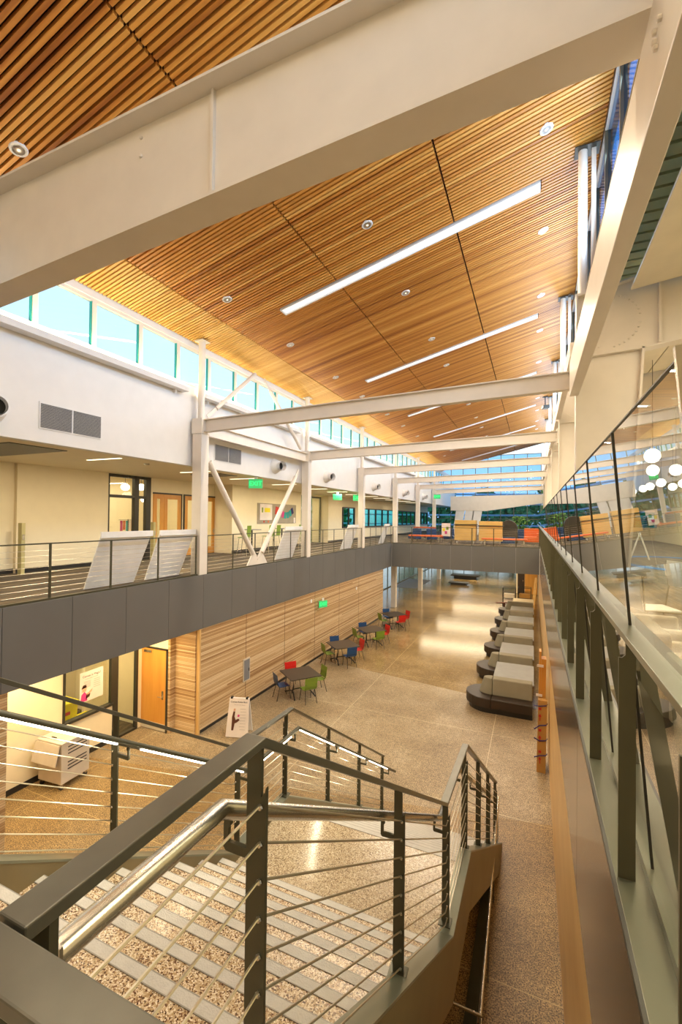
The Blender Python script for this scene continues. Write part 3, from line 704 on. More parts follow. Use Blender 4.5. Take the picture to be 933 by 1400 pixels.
struct(MB().box((-13.40, 12.62, 7.0), (-13.36, 14.12, 7.06)).box((-13.4, 14.28, 7.0), (-13.36, 16.2, 7.06)).box((-13.4, 14.24, ZU), (-13.36, 14.3, 7.06)).box((-13.4, 14.1, ZU), (-13.36, 14.14, 7.06)).build('trim_9', 'dark'))
for i, (x, y, lab) in enumerate(((-12.9, 7.62, 'slim olive door-opener post at the left end of the balcony wall'), (-12.9, 12.2, 'slim olive door-opener post by the wooden doors'))):
    t = thing('bollard', lab, 'post', (x, y, ZU), 0, 'door opener posts')
    MB().box((x-.08, y-.05, ZU), (x+.08, y+.05, ZU+1.42)).build('column', 'deck', t, bevel=.006); MB().box((x+.08, y-.03, ZU+.95), (x+.09, y+.03, ZU+1.1)).build('button', 'stainless', t); at(t)
# pinboard
t = thing('pinboard', 'taupe pinboard with pinned papers on the cream balcony wall', 'pinboard', (-12.39, 20, 5.8))
MB().box((-12.40, 18.15, 5.82), (-12.37, 21.95, 6.84)).build('board', 'pinboard', t)
MB().box((-12.37, 18.35, 6.0), (-12.362, 19.45, 6.80)).build('sheet', 'paper', t)
def quad(mb, cy_, cz, w, h, a, x=-12.36):
    ca, sa = math.cos(a), math.sin(a)
    pts = [(cy_+ca*u-sa*v2, cz+sa*u+ca*v2) for u, v2 in ((-w/2, -h/2), (w/2, -h/2), (w/2, h/2), (-w/2, h/2))]
    return mb.prism(pts, 'x', x, x+.006)
for (cy_, cz, w_, h_, a, m_) in ((19.0, 6.5, .5, .22, 0, 'yellow'), (18.55, 6.5, .12, .25, 0, 'green'), (18.7, 5.92, .1, .1, 0, 'redink'), (19.1, 5.92, .1, .1, 0, 'orange'), (19.9, 6.48, .3, .42, -.2, 'redink'),
                                 (20.5, 6.3, .22, .34, -.35, 'magenta'), (20.75, 6.25, .22, .34, -.2, 'teal'), (21.02, 6.27, .22, .34, .1, 'teal'), (21.28, 6.37, .22, .34, .3, 'teal'), (21.5, 6.5, .22, .34, .4, 'purple'), (21.75, 5.98, .2, .3, 0, 'paper')):
    quad(MB(), cy_, cz, w_, h_, a).build('pinned_card', m_ if m_ != 'green' else 'chair_green', t)
at(t)
# exit signs
def exit_sign(loc, rz, lab, size=.34, double=False):
    t = thing('exit_sign', lab, 'sign', loc, rz)
    MB().box((-size/2, -.02, -size*.33), (size/2, .02, size*.33)).build('sign_face', 'exit_face', t)
    text('lettering', 'EXIT', size*.45, 'exit', t, Matrix.Translation((0, -.024, 0)) @ Matrix.Rotation(PI/2, 4, 'X'), .001)
    MB().box((-.05, -.01, size*.33), (.05, .01, size*.33+.12)).build('canopy_mount', 'white', t)
    return t
exit_sign((-9.1, 13.2, 7.34), math.radians(20), 'green exit sign above the V brace under the balcony ceiling', .5)
exit_sign((-10.0, 22.4, 7.3), math.radians(20), 'green exit sign above the glass door recess beyond the pinboard', .5)
exit_sign((-9.3, 23.7, 7.32), math.radians(15), 'green exit sign under the balcony ceiling between the third and fourth columns', .55)
exit_sign((-8.2, 41.0, 8.2), math.radians(10), 'green exit sign high over the far lounge near the bulkhead', .6)
t = exit_sign((-8.33, 17.25, 2.42), math.radians(62), 'glowing green exit sign jutting from the lower cedar wall', .44)
MB().box((-.27, -.01, -.12), (-.22, .01, .12)).build('wall_bracket', 'stainless', t)
# balcony lights
for i, y in enumerate((7.85, 11.15, 13.73, 16.7, 19.8, 22.4, 25.0, 27.6, 30.2, 33, 36, 39)):
    t = thing('linear_ceiling_light', 'slim linear light in the balcony ceiling, %s from the camera' % ORD[i], 'ceiling light', (-10, y, 7.59), 0, 'linear lights in the balcony ceiling')
    MB().box((-10.65, y-.05, 7.585), (-9.4, y+.05, 7.602)).build('housing', 'white', t); MB().box((-10.62, y-.035, 7.575), (-9.43, y+.035, 7.586)).build('diffuser', 'lamp_warm', t); at(t)
tag(MB().box((-12.2, 5.4, 7.585), (-9.6, 6.6, 7.6)).build('ceiling_grille', 'dark'), 'dark slotted grille in the balcony ceiling at the far left', 'grille')
tag(MB().box((-10.9, 11.9, 7.585), (-9.6, 12.8, 7.6)).build('ceiling_grille', 'dark'), 'dark slotted grille in the balcony ceiling behind the V brace', 'grille')
tag(MB().prism([(-9.9, 9.0), (-9.8, 9.1)]+[(-9.7, 9.0), (-9.8, 8.9)], 'z', 7.57, 7.6).build('sprinkler_head', 'stainless'), 'tiny sprinkler head in the balcony ceiling left of a linear light', 'sprinkler')
# globes and brochure rack in the room behind the left curtain wall
for i, (y, z) in enumerate(((12.9, 7.3), (13.7, 7.35), (11.9, 6.9), (13.9, 6.85))):
    t = thing('pendant_globe', 'glowing globe seen in the left glass-fronted room, %s' % ['upper left', 'upper right', 'lower left', 'lower right'][i], 'lamp', (-15.2, y, z), 0, 'globes in the left room')
    MB().ball((-15.2, y, z), .17, 16, 10, .8).build('shade', 'globe', t, smooth=True); MB().tube([(-15.2, y, z+.12), (-15.2, y, 7.9)], .008, 5).build('cord', 'dark', t); at(t)
t = thing('brochure_rack', 'wire rack with colourful brochures behind the left curtain wall', 'rack', (-14.6, 12.55, ZU))
MB().tube([(-14.6, 12.55, ZU), (-14.6, 12.55, 6.0)], .02, 6).tube([(-14.6, 12.3, ZU+.02), (-14.6, 12.8, ZU+.02)], .02, 6).build('stand', 'black', t)
for q, mm in enumerate(('magenta', 'orange', 'teal', 'paper', 'redink', 'magenta')):
    MB().box((-14.62, 12.2+q*.13, 5.55+(q % 2)*.04), (-14.60, 12.3+q*.13, 5.95)).build('brochure', mm, t)
for q, mm in enumerate(('yellow', 'paper', 'chair_green', 'redink')):
    MB().box((-14.62, 12.25+q*.17, 5.15), (-14.60, 12.38+q*.17, 5.45)).build('brochure', mm, t)
mb = MB()
for z in (5.12, 5.5, 5.98): mb.tube([(-14.57, 12.1, z), (-14.57, 13.0, z)], .008, 5)
mb.build('wire_tray', 'black', t); at(t)

# glass recess and door beyond the pinboard
w = struct(MB().box((-13.0, 22.65, ZU), (-12.95, 22.75, 7.5)).box((-13.0, 24.3, ZU), (-12.92, 24.4, 7.5)).box((-13.0, 26.15, ZU), (-12.92, 26.25, 7.5)).box((-13.0, 22.65, 7.4), (-12.92, 26.25, 7.5)).build('window_%d' % NW, 'sage')); NW += 1
MB().box((-12.97, 22.75, ZU), (-12.96, 26.15, 7.4)).build('glass_pane', 'glass', w)
# strip windows of the far left wall
for i, (a, b) in enumerate(((28.7, 31.0), (32.4, 41.2), (42.6, 49.5), (51, 55.8))):
    mb = MB().box((-12.5, a, 5.42), (-12.36, b, 5.50)).box((-12.5, a, 6.84), (-12.36, b, 6.92)); n = max(2, int((b-a)/1.5))
    for q in range(n+1):
        s = a+(b-a-.08)*q/n; mb.box((-12.5, s, 5.5), (-12.36, s+.08, 6.84))
    w = struct(mb.build('window_%d' % NW, 'dark')); NW += 1
    MB().box((-12.46, a, 5.5), (-12.45, b, 6.84)).build('glass_pane', 'teal_glass', w)

# ------------------------------------------------------------------ staircase
def SX(x, y): return x+.0135*(y-1)
def S(x, y, z): return (SX(x, y), y, z)
st = thing('staircase', 'straight two-flight stair of pebble terrazzo with steel side plates', 'staircase', (-1.7, 4.2, 0))
XI0, XI1 = -2.73, -.72
def tread(y0, y1, z, rise, name='tread', fine=False):
    mb = MB(); x0, x1 = SX(XI0, y0), SX(XI1, y0)
    mb.box((x0, y0, z-rise-.0), (x1, y1, z))
    o = mb.build(name, 'terrazzo_fine' if fine else 'terrazzo', st)
    MB().box((x0, y1-.050, z+.0005), (x1, y1+.002, z+.0035)).build('nosing_strip', 'nosing', o)
    MB().box((x0, y1-.055, z+.0005), (x1, y1-.050, z+.004)).box((x0, y1+.001, z-.012), (x1, y1+.006, z+.004)).build('edge_strip', 'nosing_line', o)
    return o
R1 = .176; G1 = .28; Y0 = .93
tread(-.0-1.2, Y0, 4.5, .2, 'upper_landing')
for k in range(1, 10): tread(Y0+(k-1)*G1-.05, Y0+k*G1, 4.5-R1*k, R1)
YL = Y0+9*G1     # 3.45
tread(YL-.05, 4.62, 2.74, .2, 'landing', True)
R2 = 2.74/16; G2 = .272
for k in range(1, 16): tread(4.62+(k-1)*G2-.05, 4.62+k*G2, 2.74-R2*k, R2)
# side plates
def side_plate(x0, x1, lab=None):
    top = [(.2, 4.60), (.95, 4.60), (3.66, 2.81), (4.66, 2.81), (8.85, .12)]
    bot = [(8.85, 0), (8.25, 0), (4.60, 2.26), (3.68, 2.26), (1.0, 4.05), (.2, 4.05)]
    mb = MB(); pts = top+bot; n = len(pts)
    v = [(SX(x0, p[0]), p[0], p[1]) for p in pts]+[(SX(x1, p[0]), p[0], p[1]) for p in pts]
    # split in quads so that the concave outline is clean
    f = []
    pair = [(0, 10), (1, 9), (2, 8), (3, 7), (4, 5)]
    for (a, b), (c, d) in zip(pair[:-1], pair[1:]):
        if (a, b) == (3, 7): f += [(3, 4, 5, 6, 7), tuple(q+n for q in (7, 6, 5, 4, 3))]
        else: f += [(a, c, d, b), (b+n, d+n, c+n, a+n)]
    f += [(i, (i+1) % n, (i+1) % n+n, i+n) for i in range(n)]
    mb.add(v, f); o = mb.build('side_plate', 'stringer_side', st)
    cap = MB().bar([(SX((x0+x1)/2, p[0]), p[0], p[1]+.004) for p in top], abs(x1-x0)+.006, .014, side=(1, 0, 0)); cap.build('cap_plate', 'sage', o)
side_plate(-.72, -.61); side_plate(-2.84, -2.73)
at(st)
for ch in st.children:
    pass
# soffit plate under the stair
tag(MB().prism([(.3, 4.1), (1.0, 4.1), (3.68, 2.32), (4.60, 2.32), (8.2, .06), (8.3, .1), (4.62, 2.42), (3.66, 2.42), (1.0, 4.2), (.3, 4.2)], 'x', -2.73, -.72).build('stair_soffit', 'stringer_side'), 'flat brown steel soffit closing the underside of the terrazzo stair', 'soffit')

# guard rails of the stair
TOPR = [(.40, 5.56), (1.02, 5.56), (3.68, 3.84), (4.80, 3.80), (8.35, 1.50)]
def zrail(y, P=TOPR):
    for (a, b), (c, d) in zip(P[:-1], P[1:]):
        if a <= y <= c: return b+(d-b)*(y-a)/(c-a)
    return P[-1][1] if y > P[-1][0] else P[0][1]
def zbase(y):
    P = [(.2, 4.61), (.95, 4.61), (3.66, 2.82), (4.66, 2.82), (8.85, .13)]
    return zrail(y, P)
def stair_rail(label, X, posts, inner, start, hand, led):
    """X: post line; inner: +1 if the stair lies towards +x"""
    t = thing('stair_railing', label, 'railing', (X, 4, 3))
    P = [p for p in TOPR if p[0] >= start]
    if P[0][0] > start: P = [(start, zrail(start))]+P
    MB().bar([S(X-.0, y, z) for y, z in P], .064, .026, side=(1, 0, 0)).build('top_rail', 'railcap', t, bevel=.003)
    for y in posts:
        zt_, zb_ = zrail(y)-.012, zbase(y)
        i = inner
        prof = [(-.028*1, zb_), (.034, zb_), (.034, zt_-.105), (.030, zt_-.118), (.018, zt_-.135), (.018, zt_), (-.028, zt_)]
        prof = [(SX(X, y)-i*px, pz) for px, pz in prof]
        po = MB().prism(prof, 'y', y-.006, y+.006).build('post', 'rail', t)
        MB().box((SX(X, y)-.05, y-.05, zb_-.0), (SX(X, y)+.05, y+.05, zb_+.01)).build('base_plate', 'rail', po)
        for k in range(10):
            zz = zt_-.16-k*.1
            if zz < zb_+.02: break
            one('ferrule', 'cable_ferrule', (SX(X, y)-i*.018, y, zz), po)
        # bracket to the handrail
        zh = zrail(y, hand)
        hx = SX(X, y)+i*(.12 if led else .085)
        bx = SX(X, y)+i*.028
        q = [(bx, zh-.115), (hx+i*.012, zh-.115), (hx+i*.02, zh-.105), (hx+i*.02, zh-.035), (hx-i*.0, zh-.022), (hx-i*.004, zh-.04), (hx+i*.004, zh-.05), (hx+i*.004, zh-.088), (bx+i*0, zh-.088)]
        MB().prism(q, 'y', y-.006, y+.006).build('handrail_bracket', 'rail', po)
    for k in range(10):
        dz = .172+k*.1
        pth = [S(X-inner*.018, y, z-dz) for y, z in P if True]
        MB().tube(pth, .0042, 6).build('cable', 'cable', t)
    hp = [p for p in hand if p[0] >= start]
    hr = MB().tube([S(X+inner*(.12 if led else .08), y, z) for y, z in hp], .0235 if led else .0255, 16).build('handrail', 'stainless' if not led else 'rail', t, smooth=True)
    if led:
        ps = posts
        for a, b in zip(ps[:-1], ps[1:]):
            if zrail(a, hand) != zrail(b, hand) or True:
                a2, b2 = a+.10, b-.10
                if b2-a2 < .2: continue
                MB().tube([S(X+inner*.136, y, zrail(y, hand)-.018) for y in (a2, b2)], .0075, 8).build('led_strip', 'led', hr)
    at(t)
    return t
HR = [(.52, 5.385), (.98, 5.375), (3.90, 3.57), (4.78, 3.55), (8.75, .98)]
HL = [(.3, 5.45), (.95, 5.42), (3.72, 3.62), (4.76, 3.60), (8.75, 1.02)]
tr = stair_rail('right stair railing with grey flat cap, steel posts and stainless handrail', -.693, [1.03, 2.40, 3.76, 4.75, 5.9, 7.1, 8.3], -1, .41, HR, False)
tl = stair_rail('left stair railing whose handrail carries lit strips', -2.78, [1.0, 2.30, 3.74, 4.66, 5.86, 7.08, 8.3], 1, .2, HL, True)
# corner post under the nearest cap, end plate of the handrail
mb = MB().box((-.715, .45, ZU), (-.675, .465, 5.55)).box((-.72, .38, ZU), (-.71, .45, 5.55)); o = mb.build('corner_post', 'rail', tr); fix(o, tr)
o = MB().box((-.805, .515, 5.345), (-.745, .522, 5.42)).build('handrail_end_plate', 'stainless', tr); fix(o, tr)
# near guard in front of the camera, along x
t = thing('guard_railing', 'wide grey flat railing cap crossing the bottom left corner, nearest the camera', 'railing', (-.2, .37, ZU))
MB().bar([(-.729, .372, 5.56), (.34, .372, 5.56)], .064, .026, side=(0, 1, 0)).build('top_rail', 'railcap', t, bevel=.003)
for x in (-.1, .30): MB().box((x-.006, .345, ZU), (x+.006, .40, 5.55)).build('post', 'rail', t)
for k in range(9): MB().tube([(-.69, .375, ZU+.12+k*.1), (.33, .375, ZU+.12+k*.1)], .0042, 6).build('cable', 'cable', t)
MB().tube([(-.76, .25, 5.40), (.3, .25, 5.40)], .0235, 14).build('handrail', 'stainless', t, smooth=True)
at(t)
struct(MB().box((-.60, -3, ZU-.3), (XR, .42, ZU)).build('floor', 'terrazzo_fine'))
struct(MB().box((-8.5, -3, ZU-.3), (-.60, -1.2, ZU)).build('floor', 'terrazzo_fine'))
# low guard under the stair
t = thing('floor_guard_rail', 'low tubular guard rail on the ground beside and under the stair', 'railing', (-.5, 7, 0))
MB().tube([(-.58, 8.95, .9), (-.49, 4.97, .9), (-2.7, 5.02, .9)], .021, 12).build('top_tube', 'stainless', t, smooth=True)
MB().tube([(-.60, 8.95, .45), (-.51, 4.99, .45), (-2.7, 5.04, .45)], .012, 8).build('middle_tube', 'stainless', t, smooth=True)
for (x, y) in ((-.585, 8.9), (-.555, 7.6), (-.525, 6.3), (-.50, 5.0), (-1.6, 5.0), (-2.68, 5.02)): MB().box((x-.006, y-.025, 0), (x+.006, y+.025, .89)).build('post', 'rail', t)
MB().box((-.75, 5.05, 0), (-.60, 8.8, .06)).build('kerb', 'rail', t)
at(t)

# ------------------------------------------------------------------ right edge: rail, leaning glass, room
t = thing('guard_railing', 'sage metal rail with flat posts along the right edge under the leaning glass', 'railing', (.4, 10, ZU))
MB().bar([(.405, .7, 5.655), (.405, 58, 5.655)], .075, .03, side=(1, 0, 0)).build('top_rail', 'sage', t, bevel=.002)
pys = [.9+.0, 1.50]+[2.45+1.13*i for i in range(30)]
for y in pys:
    zt_ = 5.64
    MB().prism([(.372, ZU), (.442, ZU), (.442, zt_), (.40, zt_), (.40, zt_-.10), (.386, zt_-.115), (.372, zt_-.115)], 'y', y-.006, y+.006).build('post', 'post_olive', t)
at(t)
t = thing('glass_screen', 'tall leaning frameless glass screen along the right side', 'glass screen', (.5, 10, ZU))
def gx(z): return .522-.172*(z-ZU)/2.1
gy = [1.42, 2.50, 3.63, 4.76]+[5.89+1.13*i for i in range(40)]
for a, b in zip(gy[:-1], gy[1:]):
    mb = MB(); z0, z1 = ZU+.02, 6.6
    mb.add([(gx(z0), a+.006, z0), (gx(z0), b-.006, z0), (gx(z1), b-.006, z1), (gx(z1), a+.006, z1)], [(0, 1, 2, 3)])
    mb.build('pane', 'glass_lean', t)
mb = MB()
for y in gy[:14]:
    mb.bar([(gx(ZU+.02), y, ZU+.02), (gx(6.6), y, 6.6)], .012, .008, up=(0, 1, 0))
mb.bar([(gx(6.6), gy[0], 6.6), (gx(6.6), 45, 6.6)], .012, .006, side=(1, 0, 0))
mb.build('edge_seal', 'dark', t)
MB().bar([(gx(ZU), gy[0]-.01, ZU), (gx(6.63), gy[0]-.01, 6.63)], .022, .02, up=(0, 1, 0)).build('end_stile', 'stainless', t)
MB().box((.49, 1.4, ZU), (.555, 50, ZU+.045)).build('base_channel', 'sage', t)
at(t)
# right room: roof deck, acoustic panels, far wall
mb = MB()
for i in range(150):
    y = 3.7+i*.30
    mb.box((1.44, y, 11.35), (9, y+.23, 11.45))
mb.box((1.44, -1, 11.45), (9.5, 50, 11.55))
struct(mb.build('ceiling', 'deck'))
for i, (a, b) in enumerate(((-1, 2.9), (3.8, 9.75), (10.3, 16.2), (16.7, 22.6), (23.2, 29.1), (29.7, 42))):
    mb = MB()
    for (u, v) in ((1.66, 3.2), (3.22, 5.2), (5.22, 7.2), (7.22, 9.4)):
        za, zb_ = 10.52+.135*(u-1.66), 10.52+.135*(v-1.66)
        mb.prism([(u, za), (v-.012, zb_), (v-.012, zb_+.05), (u, za+.05)], 'y', a, b)
    struct(mb.build('ceiling', 'acoustic'))
struct(MB().box((9.4, -1, ZU), (9.5, 45, 11.6)).box((1.9, 44.9, 6.9), (9.4, 45, 11.6)).box((.78, 44.9, ZU), (9.4, 45, 5.6)).build('wall_right', 'cream'))
mb = MB()
for q in range(6): mb.box((1.9+q*1.5, 44.85, 5.6), (2.0+q*1.5, 44.95, 6.9))
w = struct(mb.box((1.9, 44.85, 6.2), (9.4, 44.95, 6.27)).build('window_%d' % NW, 'dark')); NW += 1
MB().box((1.9, 44.9, 5.6), (9.4, 44.91, 6.9)).build('glass_pane', 'teal_glass', w)
gl = [(3.05, 14.85), (3.95, 19.15), (5.57, 25.4), (5.65, 28.0), (5.71, 29.9), (5.73, 32.8), (4.65, 19.2), (6.76, 28.5), (6.63, 26.2)]
gp = None
for i, (x, y) in enumerate(gl):
    lab = 'glowing opal globe pendant behind the leaning glass, %s from the camera' % ORD[sorted(range(9), key=lambda q: gl[q][1]).index(i)]
    if gp is None:
        gp = thing('pendant_globe', lab, 'lamp', (x, y, 8.0), 0, 'globe pendants in the right room'); 
        MB().ball((0, 0, 0), .2, 20, 12).build('shade', 'globe', gp, smooth=True); MB().tube([(0, 0, .19), (0, 0, 2.8)], .008, 5).build('cord', 'dark', gp)
    else: dup(gp, (x, y, 8.0), 0, lab, 'globe pendants in the right room')
t = thing('drum_pendant', 'grey drum pendant lamp high behind the leaning glass', 'lamp', (2.6, 9.0, 8.0))
MB().lathe([(.30, 0), (.31, .02), (.31, .26), (.29, .27)], n=24).build('shade', 'table_grey', t, smooth=True); MB().tube([(0, 0, .26), (0, 0, 2.6)], .01, 6).build('cord', 'dark', t); MB().lathe([(.27, -.004), (.27, -.001)], n=20).build('diffuser', 'lamp', t)
# blue carpet ring
mb = MB(); n = 40; v = []; f = []
for j in range(n+1):
    a = math.radians(60)+j/n*math.radians(250)
    for r in (1.9, 2.35): v.append((5.3+r*math.cos(a), 21.3+r*1.6*math.sin(a), ZU+.004)); v.append((5.3+r*math.cos(a), 21.3+r*1.6*math.sin(a), ZU+.012))
for j in range(n):
    o4 = j*4
    f += [(o4+1, o4+5, o4+7, o4+3), (o4, o4+2, o4+6, o4+4), (o4, o4+4, o4+5, o4+1), (o4+2, o4+3, o4+7, o4+6)]
mb.add(v, f); tag(mb.build('ring_rug', 'bluecarpet'), 'blue ring-shaped rug inset on the floor behind the leaning glass', 'rug')
def task_chair(loc, rz, label, dark=False):
    t = thing('side_chair', label, 'chair', loc, rz, None)
    leg = 'stainless' if not dark else 'plastic_white'
    MB().box((-.24, -.23, .44), (.24, .23, .475)).build('seat', 'plastic_white' if not dark else 'upholstery_dark', t, bevel=.012)
    mb = MB(); pts = [(-.23, .44), (-.27, .60), (-.29, .78), (-.28, .92)]
    for (a, b), (c, d) in zip(pts[:-1], pts[1:]): mb.prism([(a, b), (c, d), (c-.012, d), (a-.012, b)], 'x', -.22, .22)
    mb.build('backrest', 'plastic_white' if not dark else 'upholstery_grey', t)
    for s in (-.24, .24):
        MB().tube([(s, -.27, .92), (s, -.24, .46), (s, .24, .44), (s, .26, .02)], .014, 8).build('leg', leg, t, smooth=True)
        MB().tube([(s, -.22, .45), (s, -.30, .02)], .014, 8).build('leg', leg, t, smooth=True)
        MB().lathe([(.03, 0), (.03, .03), (.015, .05)], (s, .26, 0), 8).build('foot', 'plastic_white', t)
    return t
task_chair((1.55, 7.4, ZU), math.radians(-75), 'white mesh-back chair close behind the leaning glass, facing right')
task_chair((2.7, 10.2, ZU), math.radians(-60), 'second white mesh-back chair farther behind the leaning glass')
task_chair((6.3, 20.2, ZU), math.radians(200), 'white chair beside the blue ring rug, nearer one')
task_chair((6.9, 21.6, ZU), math.radians(160), 'white chair beside the blue ring rug, farther one')
for i, (x, y) in enumerate(((1.25, 3.3), (1.3, 4.6), (1.2, 5.9))):
    t = thing('lounge_chair', 'dark lounge chair with pale edge behind the glass below the right rail, %s' % ['nearest', 'middle', 'farthest'][i], 'chair', (x, y, ZU), math.radians(-90), 'dark lounge chairs in the right room')
    MB().box((-.35, -.32, .12), (.35, .32, .42)).build('seat', 'upholstery_dark', t, bevel=.05)
    MB().prism([(-.36, .12), (-.26, .12), (-.30, .78), (-.42, .78)], 'x', -.38, .38).build('backrest', 'upholstery_grey', t, bevel=.02)
    for s in (-.38, .38): MB().box((s-.05, -.32, .10), (s+.05, .34, .56)).build('armrest', 'cartgrey', t, bevel=.03)
t = thing('folding_easel', 'white A-frame easel standing behind the glass near the blue rug', 'easel', (4.2, 22.6, ZU))
for s in (-.35, .35): MB().tube([(s, 0, 0), (0, 0, 1.15)], .035, 6).build('leg', 'plastic_white', t)
t = thing('whiteboard', 'pale wheeled whiteboard at the back of the right room', 'whiteboard', (4.5, 36, ZU))
MB().box((-1.2, 0, .2), (1.2, .05, 1.9)).build('panel', 'plastic_white', t)
for s in (-1.1, 1.1): MB().box((s-.03, -.3, 0), (s+.03, .3, .2)).build('foot', 'stainless', t)

# ------------------------------------------------------------------ furniture on the ground floor
def school_chair(kind):
    t = thing('stacking_chair', '', 'chair')
    sm = 'chair_'+kind
    # seat: slightly dished shell with a turned-down front
    mb = MB(); prof = [(.22, .415), (.20, .445), (.10, .455), (-.05, .445), (-.17, .45), (-.205, .475)]
    th = .012
    for (a, b), (c, d) in zip(prof[:-1], prof[1:]): mb.prism([(a, b), (c, d), (c, d-th), (a, b-th)], 'x', -.215, .215)
    mb.build('seat', sm, t)
    mb = MB(); prof = [(-.205, .485), (-.235, .58), (-.245, .72), (-.27, .86)]
    for (a, b), (c, d) in zip(prof[:-1], prof[1:]): mb.prism([(a, b), (c, d), (c-th, d), (a-th, b)], 'x', -.225, .225)
    mb.build('backrest', sm, t, bevel=.004)
    for s in (-1, 1):
        MB().tube([(s*.17, .16, .44), (s*.21, .23, .0)], .0125, 8).build('leg', 'chairleg', t, smooth=True)
        MB().tube([(s*.17, -.16, .44), (s*.21, -.27, .0)], .0125, 8).build('leg', 'chairleg', t, smooth=True)
        MB().tube([(s*.17, -.16, .44), (s*.19, -.215, .50), (s*.185, -.25, .66)], .0115, 8).build('back_support', 'chairleg', t, smooth=True)
    return t
proto = {}
def place_chair(kind, x, y, rz, label):
    if kind not in proto: o = proto[kind] = school_chair(kind); o.location = (x, y, 0); o.rotation_euler = (0, 0, rz)
    else: o = dup(proto[kind], (x, y, 0), rz)
    o['label'] = label; o['group'] = 'coloured chairs around the square tables'
tabs = [((-7.42, 13.62), 52, ('blue', 'red', 'green', 'green')), ((-7.47, 17.48), 48, ('green', 'blue', 'red', 'blue')), ((-7.24, 20.44), 48, ('green', 'blue', 'red', 'green')), ((-7.22, 24.2), 47, ('green', 'blue', 'red', 'red'))]
tn = ['the nearest square table', 'the second square table', 'the third square table', 'the farthest square table']
tproto = None
for ti, ((tx, ty), ang, cols) in enumerate(tabs):
    lab = 'dark square cafe table by the cedar wall, %s' % ['nearest of four', 'second of four', 'third of four', 'farthest of four'][ti]
    if tproto is None:
        tproto = thing('square_table', lab, 'table', (tx, ty, 0), math.radians(ang), 'square cafe tables')
        MB().box((-.56, -.56, .715), (.56, .56, .745)).build('table_top', 'tabletop_dark', tproto, bevel=.006)
        MB().tube([(-.25, 0, .71), (-.25, 0, .3), (-.30, 0, .1)], .025, 10).build('leg', 'black', tproto, smooth=True)
        MB().tube([(.25, 0, .71), (.25, 0, .3), (.30, 0, .1)], .025, 10).build('leg', 'black', tproto, smooth=True)
        for s in (-1, 1): MB().tube([(s*.38, -.42, .03), (s*.30, -.1, .16), (s*.30, .1, .16), (s*.38, .42, .03)], .022, 8).build('foot', 'black', tproto, smooth=True)
        MB().tube([(-.28, 0, .22), (.28, 0, .22)], .018, 8).build('stretcher', 'black', tproto, smooth=True)
        for s in (-1, 1):
            for q in (-1, 1): MB().ball((s*.38, q*.42, .03), .03, 8, 6).build('caster', 'black', tproto)
    else: dup(tproto, (tx, ty, 0), math.radians(ang), lab, 'square cafe tables')
    # directions: left-near, left-far, right-far, right-near
    dirs = [math.radians(ang+180), math.radians(ang+90), math.radians(ang), math.radians(ang-90)]
    dn = ['at the left near side of', 'against the wall behind', 'at the right far side of', 'at the near right side of']
    for q, kind in enumerate(cols):
        a = dirs[q]; r = .66
        # chair local +y faces the table: rotate so that +y = -dir
        place_chair(kind, tx+r*math.cos(a), ty+r*math.sin(a), a+PI/2, '%s plastic chair %s %s' % (kind, dn[q], tn[ti]))
# booths
BY = [15.48, 18.35, 21.3, 24.25, 27.25, 30.25]
bp = None
def rounded_base(mb, x0, x1, y0, y1, z0, z1, n=14):
    r = (y1-y0)/2; cx = x0+r; cyy = (y0+y1)/2
    pts = [(x1, y0)]+[(cx+r*math.cos(a), cyy+r*math.sin(a)) for a in [PI*1.5-PI*i/n for i in range(n+1)]]+[(x1, y1)]
    return mb.prism(pts, 'z', z0, z1)
for i, y in enumerate(BY):
    lab = 'dark round-ended bench with taupe back along the right wall, %s from the camera' % ORD[i]
    if bp is None:
        bp = thing('booth_bench', lab, 'bench', (0, y, 0), 0, 'round-ended benches along the right wall')
        rounded_base(MB(), -1.95, .0, -.62, .62, 0, .16).build('plinth', 'black', bp)
        rounded_base(MB(), -2.05, -1.22, -.68, .68, .16, .46).build('round_seat', 'upholstery_dark', bp, bevel=.02)
        MB().box((-1.21, -.68, .16), (.0, .68, .46)).build('seat', 'upholstery_dark', bp, bevel=.02)
        MB().prism([(-.30, .46), (.30, .46), (.17, .95), (-.17, .95)], 'x', -1.20, .0).build('backrest', 'upholstery_grey', bp, bevel=.03)
        mb = MB(); n = 12
        v = []; f = []
        for (z, r, xs) in ((.46, .30, 1), (.95, .17, .7)):
            for j in range(n+1):
                a = PI/2+PI*j/n; v.append((-1.21+(.42 if z < .5 else .27)*math.cos(a), r*math.sin(a), z))
        for j in range(n): f.append((j, j+1, n+1+j+1, n+1+j))
        f += [tuple(range(n+1)), tuple(range(n+1, 2*n+2)), (0, n, 2*n+1, n+1)]
        mb.add(v, f); mb.build('backrest_end', 'upholstery_grey', bp, bevel=.02)
    else: dup(bp, (0, y, 0), 0, lab, 'round-ended benches along the right wall')
tp = None
for i, y in enumerate(BY):
    lab = 'grey rectangular booth table behind the %s bench from the camera' % ORD[i] if i < 5 else 'beige rectangular booth table behind the farthest bench'
    yc = y+1.47
    t = thing('booth_table', lab, 'table', (-.62, yc, 0), 0, 'booth tables along the right wall')
    MB().box((-.62, -1.22, .74), (.66, .84, .785)).build('table_top', 'table_grey' if i < 5 else 'table_beige', t, bevel=.006)
    MB().box((-.05, -.3, .03), (.05, .3, .74)).build('leg', 'black', t); MB().box((-.3, -.4, 0), (.3, .4, .03)).build('foot', 'black', t)
